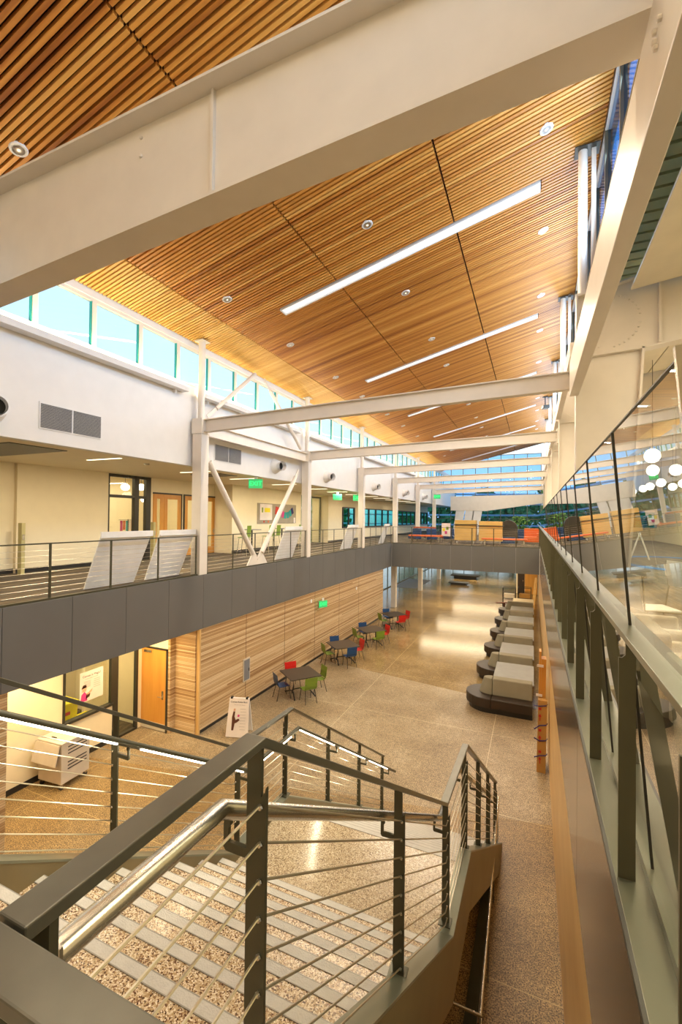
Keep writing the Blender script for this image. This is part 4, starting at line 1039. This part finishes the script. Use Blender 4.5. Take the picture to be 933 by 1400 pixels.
# sandwich board
t = thing('sandwich_board', 'white A-frame sign with a dark kicking figure standing by the cedar wall', 'sign', (-7.62, 10.42, 0), math.radians(18))
MB().add([(-.32, -.24, .02), (.32, -.24, .02), (.28, -.03, 1.02), (-.28, -.03, 1.02), (-.32, -.21, .02), (.32, -.21, .02), (.28, -.0, 1.02), (-.28, 0, 1.02)], [(0, 1, 2, 3), (7, 6, 5, 4), (0, 4, 5, 1), (1, 5, 6, 2), (2, 6, 7, 3), (3, 7, 4, 0)]).build('front_panel', 'paper', t)
MB().add([(-.32, .24, .02), (.32, .24, .02), (.28, .03, 1.02), (-.28, .03, 1.02), (-.32, .21, .02), (.32, .21, .02), (.28, .0, 1.02), (-.28, 0, 1.02)], [(3, 2, 1, 0), (4, 5, 6, 7), (1, 5, 4, 0), (2, 6, 5, 1), (3, 7, 6, 2), (0, 4, 7, 3)]).build('rear_panel', 'plastic_white', t)
for s in (-.22, .22): MB().box((s-.03, -.035, .98), (s+.03, .04, 1.05)).build('clip', 'black', t)
tilt = math.atan2(.21, 1.0)
def on_board(u, v, off=.002): return Matrix.Translation((u, -.24+v*.21-off, .02+v)) @ Matrix.Rotation(PI/2-tilt, 4, 'X')
text('lettering', 'Canvas Kicks Butt', .066, 'ink', t, on_board(0, .90), .001)
text('lettering', 'online learning for everyone', .028, 'inkgrey', t, on_board(.02, .83), .0005)
def flat_poly(pts, m_, name, u0, v0, sc):
    mb = MB(); mb.prism([(x*sc, y*sc) for x, y in pts], 'z', 0, .002); o = mb.build(name, m_, t); o.matrix_local = on_board(u0, v0, .002); return o
flat_poly([(-.1, -.9), (.12, -.9), (.22, -.2), (.45, -.1), (.75, .15), (.6, .3), (.3, .15), (.15, .5), (.2, 1.0), (0, 1.0), (-.12, .4), (-.1, 0)], 'brownink', 'printed_figure', -.14, .40, .26)
flat_poly([(0, 0), (.2, 0), (.22, .25), (.02, .25)], 'skin', 'printed_figure', -.14, .665, .26)
flat_poly([(0, 0), (.22, .0), (.26, .2), (.05, .25)], 'magenta', 'printed_figure', -.02, .52, .26)
for q in range(8): flat_poly([(0, 0), (1, 0), (1, .05), (0, .05)], 'inkgrey', 'printed_text_line', .05+(q % 2)*.015, .72-q*.075, .16)
# poster on the alcove window
t = thing('poster', 'white poster with a pink-clad figure taped on the alcove window', 'poster', (-10.475, 7.97, 1.77), math.radians(90))
MB().box((-.33, -.004, -.38), (.33, 0, .38)).build('sheet', 'paper', t)
text('lettering', 'Canvas is Magic!', .078, 'ink', t, Matrix.Translation((0, -.005, .26)) @ Matrix.Rotation(PI/2, 4, 'X'), .001)
text('lettering', 'quick and simple course pages', .03, 'inkgrey', t, Matrix.Translation((0, -.005, .19)) @ Matrix.Rotation(PI/2, 4, 'X'), .001)
def pp(pts, m_): MB().prism([(x, z) for x, z in pts], 'y', -.008, -.0045).build('printed_figure', m_, t)
pp([(-.31, -.36), (-.12, -.36), (-.14, -.2), (-.2, -.12), (-.28, -.18)], 'magenta'); pp([(-.26, -.12), (-.16, -.12), (-.14, -.02), (-.2, .02), (-.26, -.02)], 'skin')
pp([(-.28, -.03), (-.14, -.02), (-.16, .05), (-.24, .05)], 'brownink'); pp([(-.16, -.2), (.02, -.1), (.0, -.16), (-.14, -.26)], 'skin'); pp([(-.18, -.32), (-.06, -.28), (-.04, -.2), (-.14, -.22)], 'brownink')
for q in range(5): pp([(-.22, .12-q*.035), (-.04, .12-q*.035), (-.04, .13-q*.035), (-.22, .13-q*.035)], 'inkgrey'); pp([(.06, .12-q*.05), (.24, .12-q*.05), (.24, .13-q*.05), (.06, .13-q*.05)], 'inkgrey')
# laptop cart
t = thing('charging_cart', 'putty metal charging cart with louvres and open flap by the alcove wall', 'cart', (-9.98, 6.93, 0), math.radians(4))
MB().box((-.36, -.36, .14), (.36, .36, 1.02)).build('body', 'cartgrey', t, bevel=.01)
MB().box((-.38, -.38, 1.02), (.38, .38, 1.06)).build('top', 'cartgrey', t, bevel=.01)
MB().add([(-.40, -.40, 1.02), (.34, -.40, 1.02), (.34, -.50, .60), (-.40, -.50, .60), (-.40, -.38, 1.02), (.34, -.38, 1.02), (.34, -.48, .60), (-.40, -.48, .60)], [(0, 1, 2, 3), (7, 6, 5, 4), (0, 4, 5, 1), (1, 5, 6, 2), (2, 6, 7, 3), (3, 7, 4, 0)]).build('flap', 'cartgrey', t)
for z0 in (.76, .42):
    for q in range(3): MB().box((.358, -.20, z0+q*.075), (.366, .28, z0+q*.075+.022)).build('louvre', 'black', t)
MB().tube([(-.1, -.20, 1.065), (-.1, -.24, 1.09), (.0, -.24, 1.09), (.0, -.20, 1.065)], .01, 6).build('handle', 'black', t)
for sx in (-.3, .3):
    for sy in (-.3, .3):
        MB().lathe([(.055, -.015), (.055, .015)], (sx, sy, .055), 14, 'x').build('caster', 'black', t); MB().box((sx-.03, sy-.03, .08), (sx+.03, sy+.03, .14)).build('caster_fork', 'stainless', t)
# yellow bins behind the window
for i, (y, z0, lab) in enumerate(((7.62, .9, 'upper yellow crate stacked behind the alcove window'), (7.62, .45, 'middle yellow crate stacked behind the alcove window'), (7.62, .0, 'lowest yellow crate stacked behind the alcove window'), (8.25, .35, 'upper yellow crate at the right behind the alcove window'), (8.25, .0, 'lower yellow crate at the right behind the alcove window'))):
    t = thing('yellow_crate', lab, 'crate', (-11.15, y, z0), 0, 'yellow crates behind the alcove window')
    h = .44 if i < 3 else .34
    MB().prism([(-.24, .012), (.24, .012), (.28, h-.06), (-.28, h-.06)], 'y', -.27, .27).build('body', 'yellow', t)
    MB().box((-.3, -.3, h-.06), (.3, .3, h)).build('lid', 'yellow', t, bevel=.01); MB().box((.27, -.06, .14), (.285, .06, .22)).build('sticker', 'redink', t)
# drinking panel / thermostat on cedar wall
t = thing('wall_cabinet', 'slim grey recessed cabinet on the cedar wall near the sandwich board', 'cabinet', (XL+.01, 12.1, 1.15))
MB().box((XL, 11.9, .80), (XL+.03, 12.26, 1.53)).build('frame', 'cartgrey', t); MB().box((XL+.03, 11.94, .84), (XL+.04, 12.22, 1.49)).build('door', 'ventgrey', t); MB().box((XL+.04, 12.17, 1.1), (XL+.05, 12.2, 1.2)).build('latch', 'black', t); at(t)
for i, (y, z) in enumerate(((16.6, 2.55), (21.8, 2.35), (11.4, .35))):
    tag(MB().box((XL, y, z), (XL+.02, y+.1, z+.14)).build('wall_switch', 'plastic_white'), 'small white switch plate on the cedar wall, %s' % ['left of the exit sign', 'high right of the exit sign', 'low above the sandwich board'][i], 'switch', 'switch plates on the cedar wall')
# tall packages leaning on the right wall
t = thing('wrapped_package', 'tall cardboard package with red arrows and indigo straps leaning on the right wall', 'package', (.2, 12.0, 0))
MB().prism([(.10, 0), (.30, 0), (.33, 1.75), (.13, 1.75)], 'y', 11.92, 12.10).build('box', 'cardboard', t)
for k in range(6):
    z = .22+k*.26
    if k % 2 == 0: MB().prism([(.16, z), (.18, z), (.18, z+.1), (.205, z+.1), (.17, z+.17), (.135, z+.1), (.16, z+.1)], 'y', 11.905, 11.918).build('printed_arrow', 'redink', t)
    else: MB().prism([(.14, z), (.2, z), (.2, z+.06), (.14, z+.06)], 'y', 11.905, 11.918).build('printed_mark', 'redink', t)
for (z, s) in ((.42, .05), (.78, -.06), (1.15, .1), (1.62, 0)):
    MB().tube([(.04, 11.88, z-s), (.16, 11.89, z), (.30, 11.89, z+.03), (.335, 12.0, z+.03)], .014, 6).build('strap', 'purple', t)
at(t)
t = thing('door_slab', 'orange veneered door slab standing upright behind the cardboard package', 'door slab', (.2, 12.2, 0))
MB().prism([(.12, 0), (.17, 0), (.20, 2.88), (.15, 2.88)], 'y', 12.14, 12.42).prism([(.17, 0), (.28, 0), (.31, 2.7), (.20, 2.7)], 'y', 12.14, 12.42).build('slab', 'doorwood', t)
MB().box((.10, 12.12, 2.5), (.25, 12.14, 2.56)).box((.08, 12.1, 1.78), (.22, 12.13, 1.83)).build('label_sheet', 'paper', t); at(t)

# ------------------------------------------------------------------ far ground floor under the bridge
for i, y in enumerate((29.6, 37.4, 45.4)):
    tag(MB().box((-8.85-.17, y-.17, 0), (-8.85+.17, y+.17, ZB)).build('support_column', 'steelwhite', bevel=.02), 'cream column under the far bridge, %s from the camera' % ORD[i], 'column', 'columns under the far bridge')
def curtain(n, x0, y0, x1, y1, z0, z1, nm, gm='sky_glass', hz=()):
    mb = MB(); L = math.hypot(x1-x0, y1-y0)
    for q in range(nm+1):
        u = q/nm; mb.cbox((x0+(x1-x0)*u, y0+(y1-y0)*u, (z0+z1)/2), (.08, .08, z1-z0), math.atan2(y1-y0, x1-x0))
    for z in (z0+.04, z1-.04, *hz): mb.bar([(x0, y0, z), (x1, y1, z)], .08, .07)
    w = struct(mb.build('window_%d' % n, 'sage'))
    nx, ny = -(y1-y0)/L*.005, (x1-x0)/L*.005
    g = MB().add([(x0+nx, y0+ny, z0), (x1+nx, y1+ny, z0), (x1+nx, y1+ny, z1), (x0+nx, y0+ny, z1)], [(0, 1, 2, 3)])
    g.build('glass_pane', gm, w)
curtain(NW, -11.8, 26.4, -11.8, YE, 0, ZB, 16, hz=(2.2,)); NW += 1
curtain(NW, -11.8, YE, -1.2, YE, 0, ZB, 8, 'sky_glass'); NW += 1
curtain(NW, -12.4, YE, .78, YE, ZU, 13.9, 9, 'sky_glass_b', (6.2, 7.9, 9.6, 11.3)); NW += 1
struct(MB().box((-11.8, 26.3, 0), (XL-.18, 26.42, ZB)).build('wall_back', 'clad_x'))
struct(MB().box((-1.3, 40, 0), (XR+.03, 40.1, ZB)).build('wall_back', 'cream'))
d = struct(MB().box((-1.2, 39.93, 0), (-.68, 40, 2.4)).build('door_6', 'upholstery_dark')); MB().box((-.8, 39.9, 1.0), (-.76, 39.93, 1.15)).build('door_handle', 'stainless', d)
d = struct(MB().box((-.62, 39.93, 0), (.32, 40, 2.6)).build('door_7', 'doorwood')); MB().box((-.3, 39.91, 1.95), (0, 39.93, 2.15)).build('door_sign', 'paper', d)
tag(MB().box((-11.6, 38.2, 0), (-9.4, 44.2, .012)).build('entrance_mat', 'ventgrey'), 'dark entrance mat by the far glazed doors', 'mat')
t = thing('display_bench', 'low dark bench in the far lobby under the bridge', 'bench', (-6.4, 47, 0))
MB().box((-1.4, -.7, .3), (1.4, .7, .42)).build('seat', 'dark', t); MB().box((-1.1, -.5, 0), (1.1, .5, .3)).build('base', 'black', t)
t = thing('display_bench', 'small dark stool block beside the low bench in the far lobby', 'stool', (-6.4, 42.6, 0))
MB().box((-.9, -.5, .14), (.9, .5, .22)).build('seat', 'dark', t); MB().box((-.7, -.4, 0), (.7, .4, .14)).build('base', 'black', t)
for i, (x, y) in enumerate(((-1.55, 33.6), (-.55, 34.1))):
    t = thing('wheeled_rack', '%s wheeled rack with stacked goods beyond the booths' % ['black wire', 'red loaded'][i], 'rack', (x, y, 0), 0, 'wheeled racks beyond the booths')
    mb = MB()
    for sx in (-.42, .42):
        for sy in (-.3, .3): mb.tube([(sx, sy, .08), (sx, sy, 1.35)], .025, 6)
    for z in (.15, .6, 1.0, 1.33):
        mb.tube([(-.42, -.3, z), (.42, -.3, z), (.42, .3, z), (-.42, .3, z), (-.42, -.3, z)], .02, 6)
    mb.build('frame', 'black', t)
    MB().box((-.36, -.25, .18), (.36, .25, .5)).build('lower_load', 'redink' if i else 'paper', t); MB().box((-.34, -.25, .62), (.34, .25, .9)).build('upper_load', 'cardboard' if i else 'cartgrey', t)
    for sx in (-.4, .4):
        for sy in (-.28, .28): MB().ball((sx, sy, .05), .05, 8, 6).build('caster', 'black', t)
for i, x in enumerate((.10, .2)):
    tag(MB().bar([(x-.15, 32.8+i*.3, .02), (x+.05, 33.0+i*.3, 2.2)], .08, .03).build('timber_plank', 'yellowwood'), 'pale timber plank leaning on the wall beyond the booths, %s' % ['nearer', 'farther'][i], 'plank', 'planks beyond the booths')
tag(MB().cbox((-1.9, 32.2, .46), (.9, .25, .06), .3).cbox((-1.8, 32.2, .22), (.12, .12, .44)).build('side_stool', 'brownink'), 'small dark red stool beyond the farthest bench', 'stool')

# ------------------------------------------------------------------ lounge on the far bridge
for i, (a, b, z1) in enumerate(((-4.98, -3.58, 6.08), (-3.38, -1.90, 6.02))):
    t = thing('rolling_cabinet', 'honey plywood cabinet on casters on the far bridge, %s of two' % ['left', 'right'][i], 'cabinet', ((a+b)/2, 31.4, ZU), 0, 'plywood cabinets on the far bridge')
    cx = (a+b)/2; h = (b-a)/2
    MB().box((-h, -.4, .2), (h, .4, z1-ZU-.32)).build('body', 'yellowwood', t, bevel=.01)
    MB().box((-h-.05, -.5, z1-ZU-.32), (h+.05, .5, z1-ZU-.28)).build('shelf_board', 'dark', t)
    MB().box((-h, -.35, z1-ZU-.28), (h, .4, z1-ZU)).build('top_box', 'yellowwood', t, bevel=.01)
    for sx in (-h+.15, h-.15):
        for sy in (-.3, .3): MB().lathe([(.07, -.02), (.07, .02)], (sx, sy, .07), 12, 'x').build('caster', 'plastic_white', t); MB().box((sx-.03, sy-.03, .1), (sx+.03, sy+.03, .2)).build('caster_fork', 'stainless', t)
for i, (a, b, y, z) in enumerate(((-3.1, -.35, 30.2, .44), (-8.0, -5.7, 30.4, .52), (-8.2, -6.6, 32.5, 1.05))):
    t = thing('upholstered_bench', 'long orange bench on the far bridge, %s' % ['right of the plywood cabinets', 'left in front', 'left behind and higher'][i], 'bench', ((a+b)/2, y, ZU), 0, 'orange benches on the far bridge')
    h = (b-a)/2
    MB().box((-h, -.25, z-.1), (h, .25, z)).build('seat', 'orange', t, bevel=.02); 
    for sx in (-h+.2, h-.2): MB().box((sx-.04, -.2, 0), (sx+.04, .2, z-.1)).build('leg', 'stainless', t)
cc = [(-7.9, 31.5, 'chair_blue'), (-7.3, 33.8, 'purple'), (-6.7, 31.7, 'chair_blue'), (-6.2, 34.2, 'redink'), (-5.7, 32.9, 'chair_blue'), (-.9, 34.5, 'chair_blue'), (-1.6, 35.5, 'purple')]
for i, (x, y, m_) in enumerate(cc):
    t = thing('lounge_chair', '%s lounge chair on the far bridge, %s' % ({'chair_blue': 'dark blue', 'purple': 'indigo', 'redink': 'red'}[m_], ['beside the left railing corner', 'behind the left orange bench', 'at the middle of the left group', 'red among blue chairs left of the cabinets', 'just left of the plywood cabinets', 'right of the tall plant', 'behind the right orange bench'][i]), 'chair', (x, y, ZU), random.uniform(-1, 1), 'lounge chairs on the far bridge')
    MB().box((-.36, -.34, .18), (.36, .34, .46)).build('seat', m_, t, bevel=.05); MB().box((-.36, .22, .4), (.36, .38, .95)).build('backrest', m_, t, bevel=.06)
    for sx in (-.28, .28):
        for sy in (-.26, .26): MB().tube([(sx, sy, .2), (sx, sy, 0)], .02, 6).build('leg', 'stainless', t)
t = thing('lounge_chair', 'large orange-red armchair at the right end of the far bridge', 'chair', (-.1, 33.2, ZU))
MB().box((-.5, -.4, .12), (.45, .4, .5)).build('seat', 'orange', t, bevel=.05); MB().box((-.5, .25, .4), (.45, .42, 1.05)).build('backrest', 'orange', t, bevel=.05); MB().box((.30, -.4, .3), (.45, .4, .75)).build('armrest', 'orange', t, bevel=.04)
t = thing('easel_display', 'white poster easel left of the plywood cabinets on the far bridge', 'easel', (-5.6, 31.2, ZU))
MB().box((-.3, -.03, .45), (.3, 0, 1.35)).build('panel', 'paper', t); 
for (x, z, m_) in ((-.15, .9, 'yellow'), (.1, 1.0, 'chair_green'), (0, .7, 'magenta')): MB().box((x-.08, -.04, z-.1), (x+.08, -.031, z+.1)).build('picture', m_, t)
for s in (-.25, .25): MB().tube([(s, 0, 0), (s*.6, .02, 1.4)], .015, 6).build('leg', 'dark', t)
t = thing('round_seat_pod', 'dark round-topped seat pod right of the plywood cabinets', 'seat', (-1.6, 33.0, ZU))
MB().prism([(-.6, 0), (.6, 0), (.6, 1.0)]+[(.6*math.cos(PI*q/12), 1.0+.62*math.sin(PI*q/12)) for q in range(1, 12)]+[(-.6, 1.0)], 'y', -.3, .3).build('shell', 'dark', t, bevel=.03); MB().box((-.45, -.45, .0), (.45, -.28, .45)).build('seat', 'chair_blue', t)
t = thing('potted_plant', 'leafy green plant beyond the plywood cabinets', 'plant', (-1.0, 38, ZU))
mb = MB()
for q in range(260):
    a = random.uniform(0, 2*PI); r = random.uniform(.05, .8); z = random.uniform(.6, 1.9); c = Vector((r*math.cos(a), r*math.sin(a), z)); v = Vector((random.gauss(0, 1), random.gauss(0, 1), random.gauss(0, .6))).normalized()*.16; s = v.cross(Vector((random.random(), random.random(), random.random()))).normalized()*.05
    mb.add([c-v, c+s, c+v, c-s], [(0, 1, 2, 3)])
lf = mb.build('foliage', 'leaf', t); MB().lathe([(.2, 0), (.28, .45), (.25, .46)], n=16).build('pot', 'dark', t); MB().tube([(0, 0, .4), (0, 0, 1.2)], .03).build('stem', 'bark', t)
# white bulkhead girder and raking fins
tag(MB().prism([(-8.3, 8.58), (.85, 8.72), (.85, 7.84), (-4.6, 7.02), (-8.26, 7.06)], 'y', 48.7, 49.0).build('bulkhead_girder', 'steelwhite'), 'deep white tapered girder spanning the far end of the hall', 'girder')
for i, x in enumerate((-7.4, -6.4, -5.6)):
    tag(MB().prism([(x-.65, ZU), (x+.2, ZU), (x+.6, 7.04), (x-.3, 7.04)], 'y', 48.75, 48.95).build('raking_fin', 'white'), 'white raking fin under the far girder, %s from the left' % ORD[i], 'fin', 'raking fins under the far girder')
# bar stools and high tables by the pinboard
sp_ = None
for i, (x, y, rz) in enumerate(((-11.3, 15.6, .2), (-11.2, 17.3, -.1), (-11.3, 18.0, .1), (-11.2, 19.9, .2), (-11.3, 20.6, 0))):
    lab = 'lime green high stool below the pinboard, %s from the left' % ORD[i]
    if sp_ is None:
        sp_ = thing('bar_stool', lab, 'stool', (x, y, ZU), rz+PI/2, 'lime green high stools')
        MB().box((-.21, -.2, .76), (.21, .2, .79)).build('seat', 'chair_green', sp_, bevel=.01)
        MB().prism([(-.19, .80), (-.23, 1.28), (-.245, 1.28), (-.205, .80)], 'x', -.2, .2).build('backrest', 'chair_green', sp_)
        for sx in (-1, 1):
            for sy in (-1, 1): MB().tube([(sx*.17, sy*.15, .76), (sx*.23, sy*.23, 0)], .013, 6).build('leg', 'stainless', sp_)
        MB().tube([(-.21, .2, .25), (.21, .2, .25)], .01, 6).build('footrest', 'stainless', sp_)
    else: dup(sp_, (x, y, ZU), rz+PI/2, lab)
for i, y in enumerate((16.45, 19.0)):
    t = thing('high_table', 'grey high table among the lime green stools, %s' % ['left one', 'right one'][i], 'table', (-11.5, y, ZU), 0, 'high tables below the pinboard')
    MB().lathe([(.42, 1.07), (.42, 1.10)], n=24).build('table_top', 'table_grey', t); MB().tube([(0, 0, .05), (0, 0, 1.07)], .035, 10).build('pole', 'black', t)
    mb = MB()
    for a in (0, PI/2): mb.bar([(-.4*math.cos(a), -.4*math.sin(a), .03), (0, 0, .08), (.4*math.cos(a), .4*math.sin(a), .03)], .05, .03)
    mb.build('foot', 'black', t)

# ------------------------------------------------------------------ outside
struct(MB().box((-80, 62, -.3), (60, 140, -.1)).box((-60, -3, -.3), (-20, 62, -.1)).build('ground', 'concrete'))
def tree(x, y, h, r, label):
    t = thing('leafy_tree', label, 'tree', (x, y, 0))
    MB().tube([(0, 0, -.1), (0.1, 0, h*.5)], .3, 8, r2=.15).build('trunk', 'bark', t, smooth=True)
    mb = MB()
    for q in range(700):
        u = Vector((random.gauss(0, 1), random.gauss(0, 1), random.gauss(0, 1))).normalized()*random.uniform(.55, 1)
        c = Vector((u.x*r, u.y*r, h*.62+u.z*h*.38)); n = Vector((random.gauss(0, 1), random.gauss(0, 1), random.gauss(0, 1))).normalized(); a = n.orthogonal().normalized()*.55; b = n.cross(a).normalized()*.4
        mb.add([c-a, c+b, c+a, c-b], [(0, 1, 2, 3)])
    o = mb.build('crown', 'leaf', t); return t
spots = [(-14, 76, 11), (-8, 86, 12), (-3, 76, 9.5), (2, 88, 12), (7, 78, 10), (15, 86, 12), (-22, 86, 11), (-27, 42, 10), (-28, 52, 10), (-26, 32, 9), (-29, 63, 10)]
for i, (x, y, h) in enumerate(spots):
    tree(x, y, h, h*.28, 'green tree outside the %s glazing, %s' % ('far end' if i < 7 else 'left windows', ORD[i if i < 7 else i-7]))
for i, z in enumerate((5.2, 6.6, 8.0, 9.4)):
    tag(MB().prism([(-30+q*3, 63+2.5*math.sin(q*.35+z)) for q in range(20)]+[(-30+q*3, 64+2.5*math.sin(q*.35+z)) for q in range(19, -1, -1)], 'z', z, z+.22).build('covered_walkway', 'farbuilding'), 'pale curved walkway edge outside the far glazing, %s' % ['lowest', 'second lowest', 'second highest', 'highest'][i], 'walkway')

# ------------------------------------------------------------------ lights
WARM = (1, .80, .55)
def area(loc, rot, sx, sy, e, col=WARM, name='area_light', spread=PI):
    l = D.lights.new(name, 'AREA'); l.shape = 'RECTANGLE'; l.size = sx; l.size_y = sy; l.energy = e; l.color = col; l.spread = spread
    o = D.objects.new(name, l); C.objects.link(o); o.location = loc; o.rotation_euler = rot
    o.visible_camera = False
    return o
for s in SLOTY[:6]:
    area((-3.15, s, zc(-3.15)-.03), (0, -sl, 0), 6.3, .24, 560, (1, .84, .62), 'ceiling_slot_light')
for s in (3.9, -2.2): area((-3.15, s, zc(-3.15)-.05), (0, -sl, 0), 6.3, .3, 190, (1, .84, .62), 'ceiling_slot_light')
for (a, b) in segs:
    area((-8.84, (a+b)/2, 9.66), (PI, math.radians(-20), 0), .12, b-a, 30*(b-a)/2, (1, .78, .42), 'uplight')
for y in (5.5, 7.85, 11.15, 13.73, 16.7, 19.8, 22.4, 27.6, 33, 39):
    area((-10.1, y, 7.55), (0, 0, 0), 1.3, .3, 85, (1, .85, .62), 'balcony_light')
area((-9.6, 6.0, 2.95), (0, 0, 0), 1.2, 1.2, 75, (1, .80, .48), 'alcove_light')
area((-9.6, 8.6, 2.95), (0, 0, 0), 1.2, 1.0, 75, (1, .74, .38), 'alcove_light')
area((-11.9, 7.4, 2.95), (0, 0, 0), 1.5, 2.5, 70, (1, .84, .56), 'alcove_room_light')
area((-15.4, 12.5, 7.8), (0, 0, 0), 3, 6, 260, (1, .84, .56), 'left_room_light')
area((-13.6, 24.5, 7.5), (0, 0, 0), 1, 2, 40, (1, .84, .56), 'recess_light')
for y in (5, 11.5, 18, 26, 35): area((4.6, y, 10.3), (0, 0, 0), 4, 2.5, 520, (1, .86, .60), 'right_room_light')
for y in (32, 38, 46): area((-4.5, y, 2.94), (0, 0, 0), 6, 1.2, 300, (1, .82, .54), 'lobby_light')
for (y0, y1) in ((1.0, 2.3), (2.3, 3.7), (4.7, 5.8), (5.9, 7.0), (7.1, 8.2)):
    ym = (y0+y1)/2
    area((SX(-2.62, ym), ym, zrail(ym, HL)-.03), (math.atan(.64)*-1, math.radians(25), 0), .02, (y1-y0)*1.1, 9, (1, .86, .6), 'handrail_led')
# daylight entering through the right clerestory, bay by bay
for y in (2, 7, 13.5, 20, 26.5, 33, 39.5): area((1.14, y, 12.3), (0, math.radians(97), 0), 1.8, 5.5, 250, (.58, .77, 1.0), 'clerestory_daylight')
# fill lamps added on the beams between portal frames to brighten the ceiling
for y in COLY[:5]: area((.73, y+3.2, 9.86), (PI, math.radians(-12), 0), .15, 5.5, 38, (1, .84, .64), 'frame_fill_light')
# world
w = D.worlds.new('sky'); bpy.context.scene.world = w; w.use_nodes = True; nt = w.node_tree
bg = nt.nodes['Background']
tc = nt.nodes.new('ShaderNodeTexCoord'); sp = nt.nodes.new('ShaderNodeSeparateXYZ'); nt.links.new(tc.outputs['Generated'], sp.inputs[0])
r = ramp(nt, [(0, (.30, .30, .28)), (.49, (.5, .55, .58)), (.52, (.86, .95, 1.0)), (.74, (.60, .82, 1.0)), (1, (.35, .62, 1.0))])
mr = nt.nodes.new('ShaderNodeMapRange'); nt.links.new(sp.outputs[2], mr.inputs[0]); mr.inputs[1].default_value = -1; mr.inputs[2].default_value = 1
nt.links.new(mr.outputs[0], r.inputs['Fac']); nt.links.new(r.outputs['Color'], bg.inputs['Color']); bg.inputs['Strength'].default_value = 1.5

# ------------------------------------------------------------------ camera
F, yaw, pit, rol = 603.69, .411552, .0123910, .0114102
right = Vector((math.cos(yaw), math.sin(yaw), 0)); fwd = Vector((-math.sin(yaw), math.cos(yaw), 0)); up = Vector((0, 0, 1))
fwd, up = math.cos(pit)*fwd+math.sin(pit)*up, -math.sin(pit)*fwd+math.cos(pit)*up
right, up = math.cos(rol)*right+math.sin(rol)*up, -math.sin(rol)*right+math.cos(rol)*up
cam = D.cameras.new('camera'); co = D.objects.new('camera', cam); C.objects.link(co)
cam.sensor_fit = 'VERTICAL'; cam.sensor_height = 36; cam.lens = F/1400*36; cam.clip_start = .02; cam.clip_end = 400
mw = Matrix((right, up, -fwd)).transposed().to_4x4(); mw.translation = (0, 0, 6.17); co.matrix_world = mw
sc = bpy.context.scene; sc.camera = co
vs = sc.view_settings; vs.view_transform = 'Standard'; vs.look = 'None'; vs.gamma = 1; vs.exposure = -0.1; vs.use_curve_mapping = False
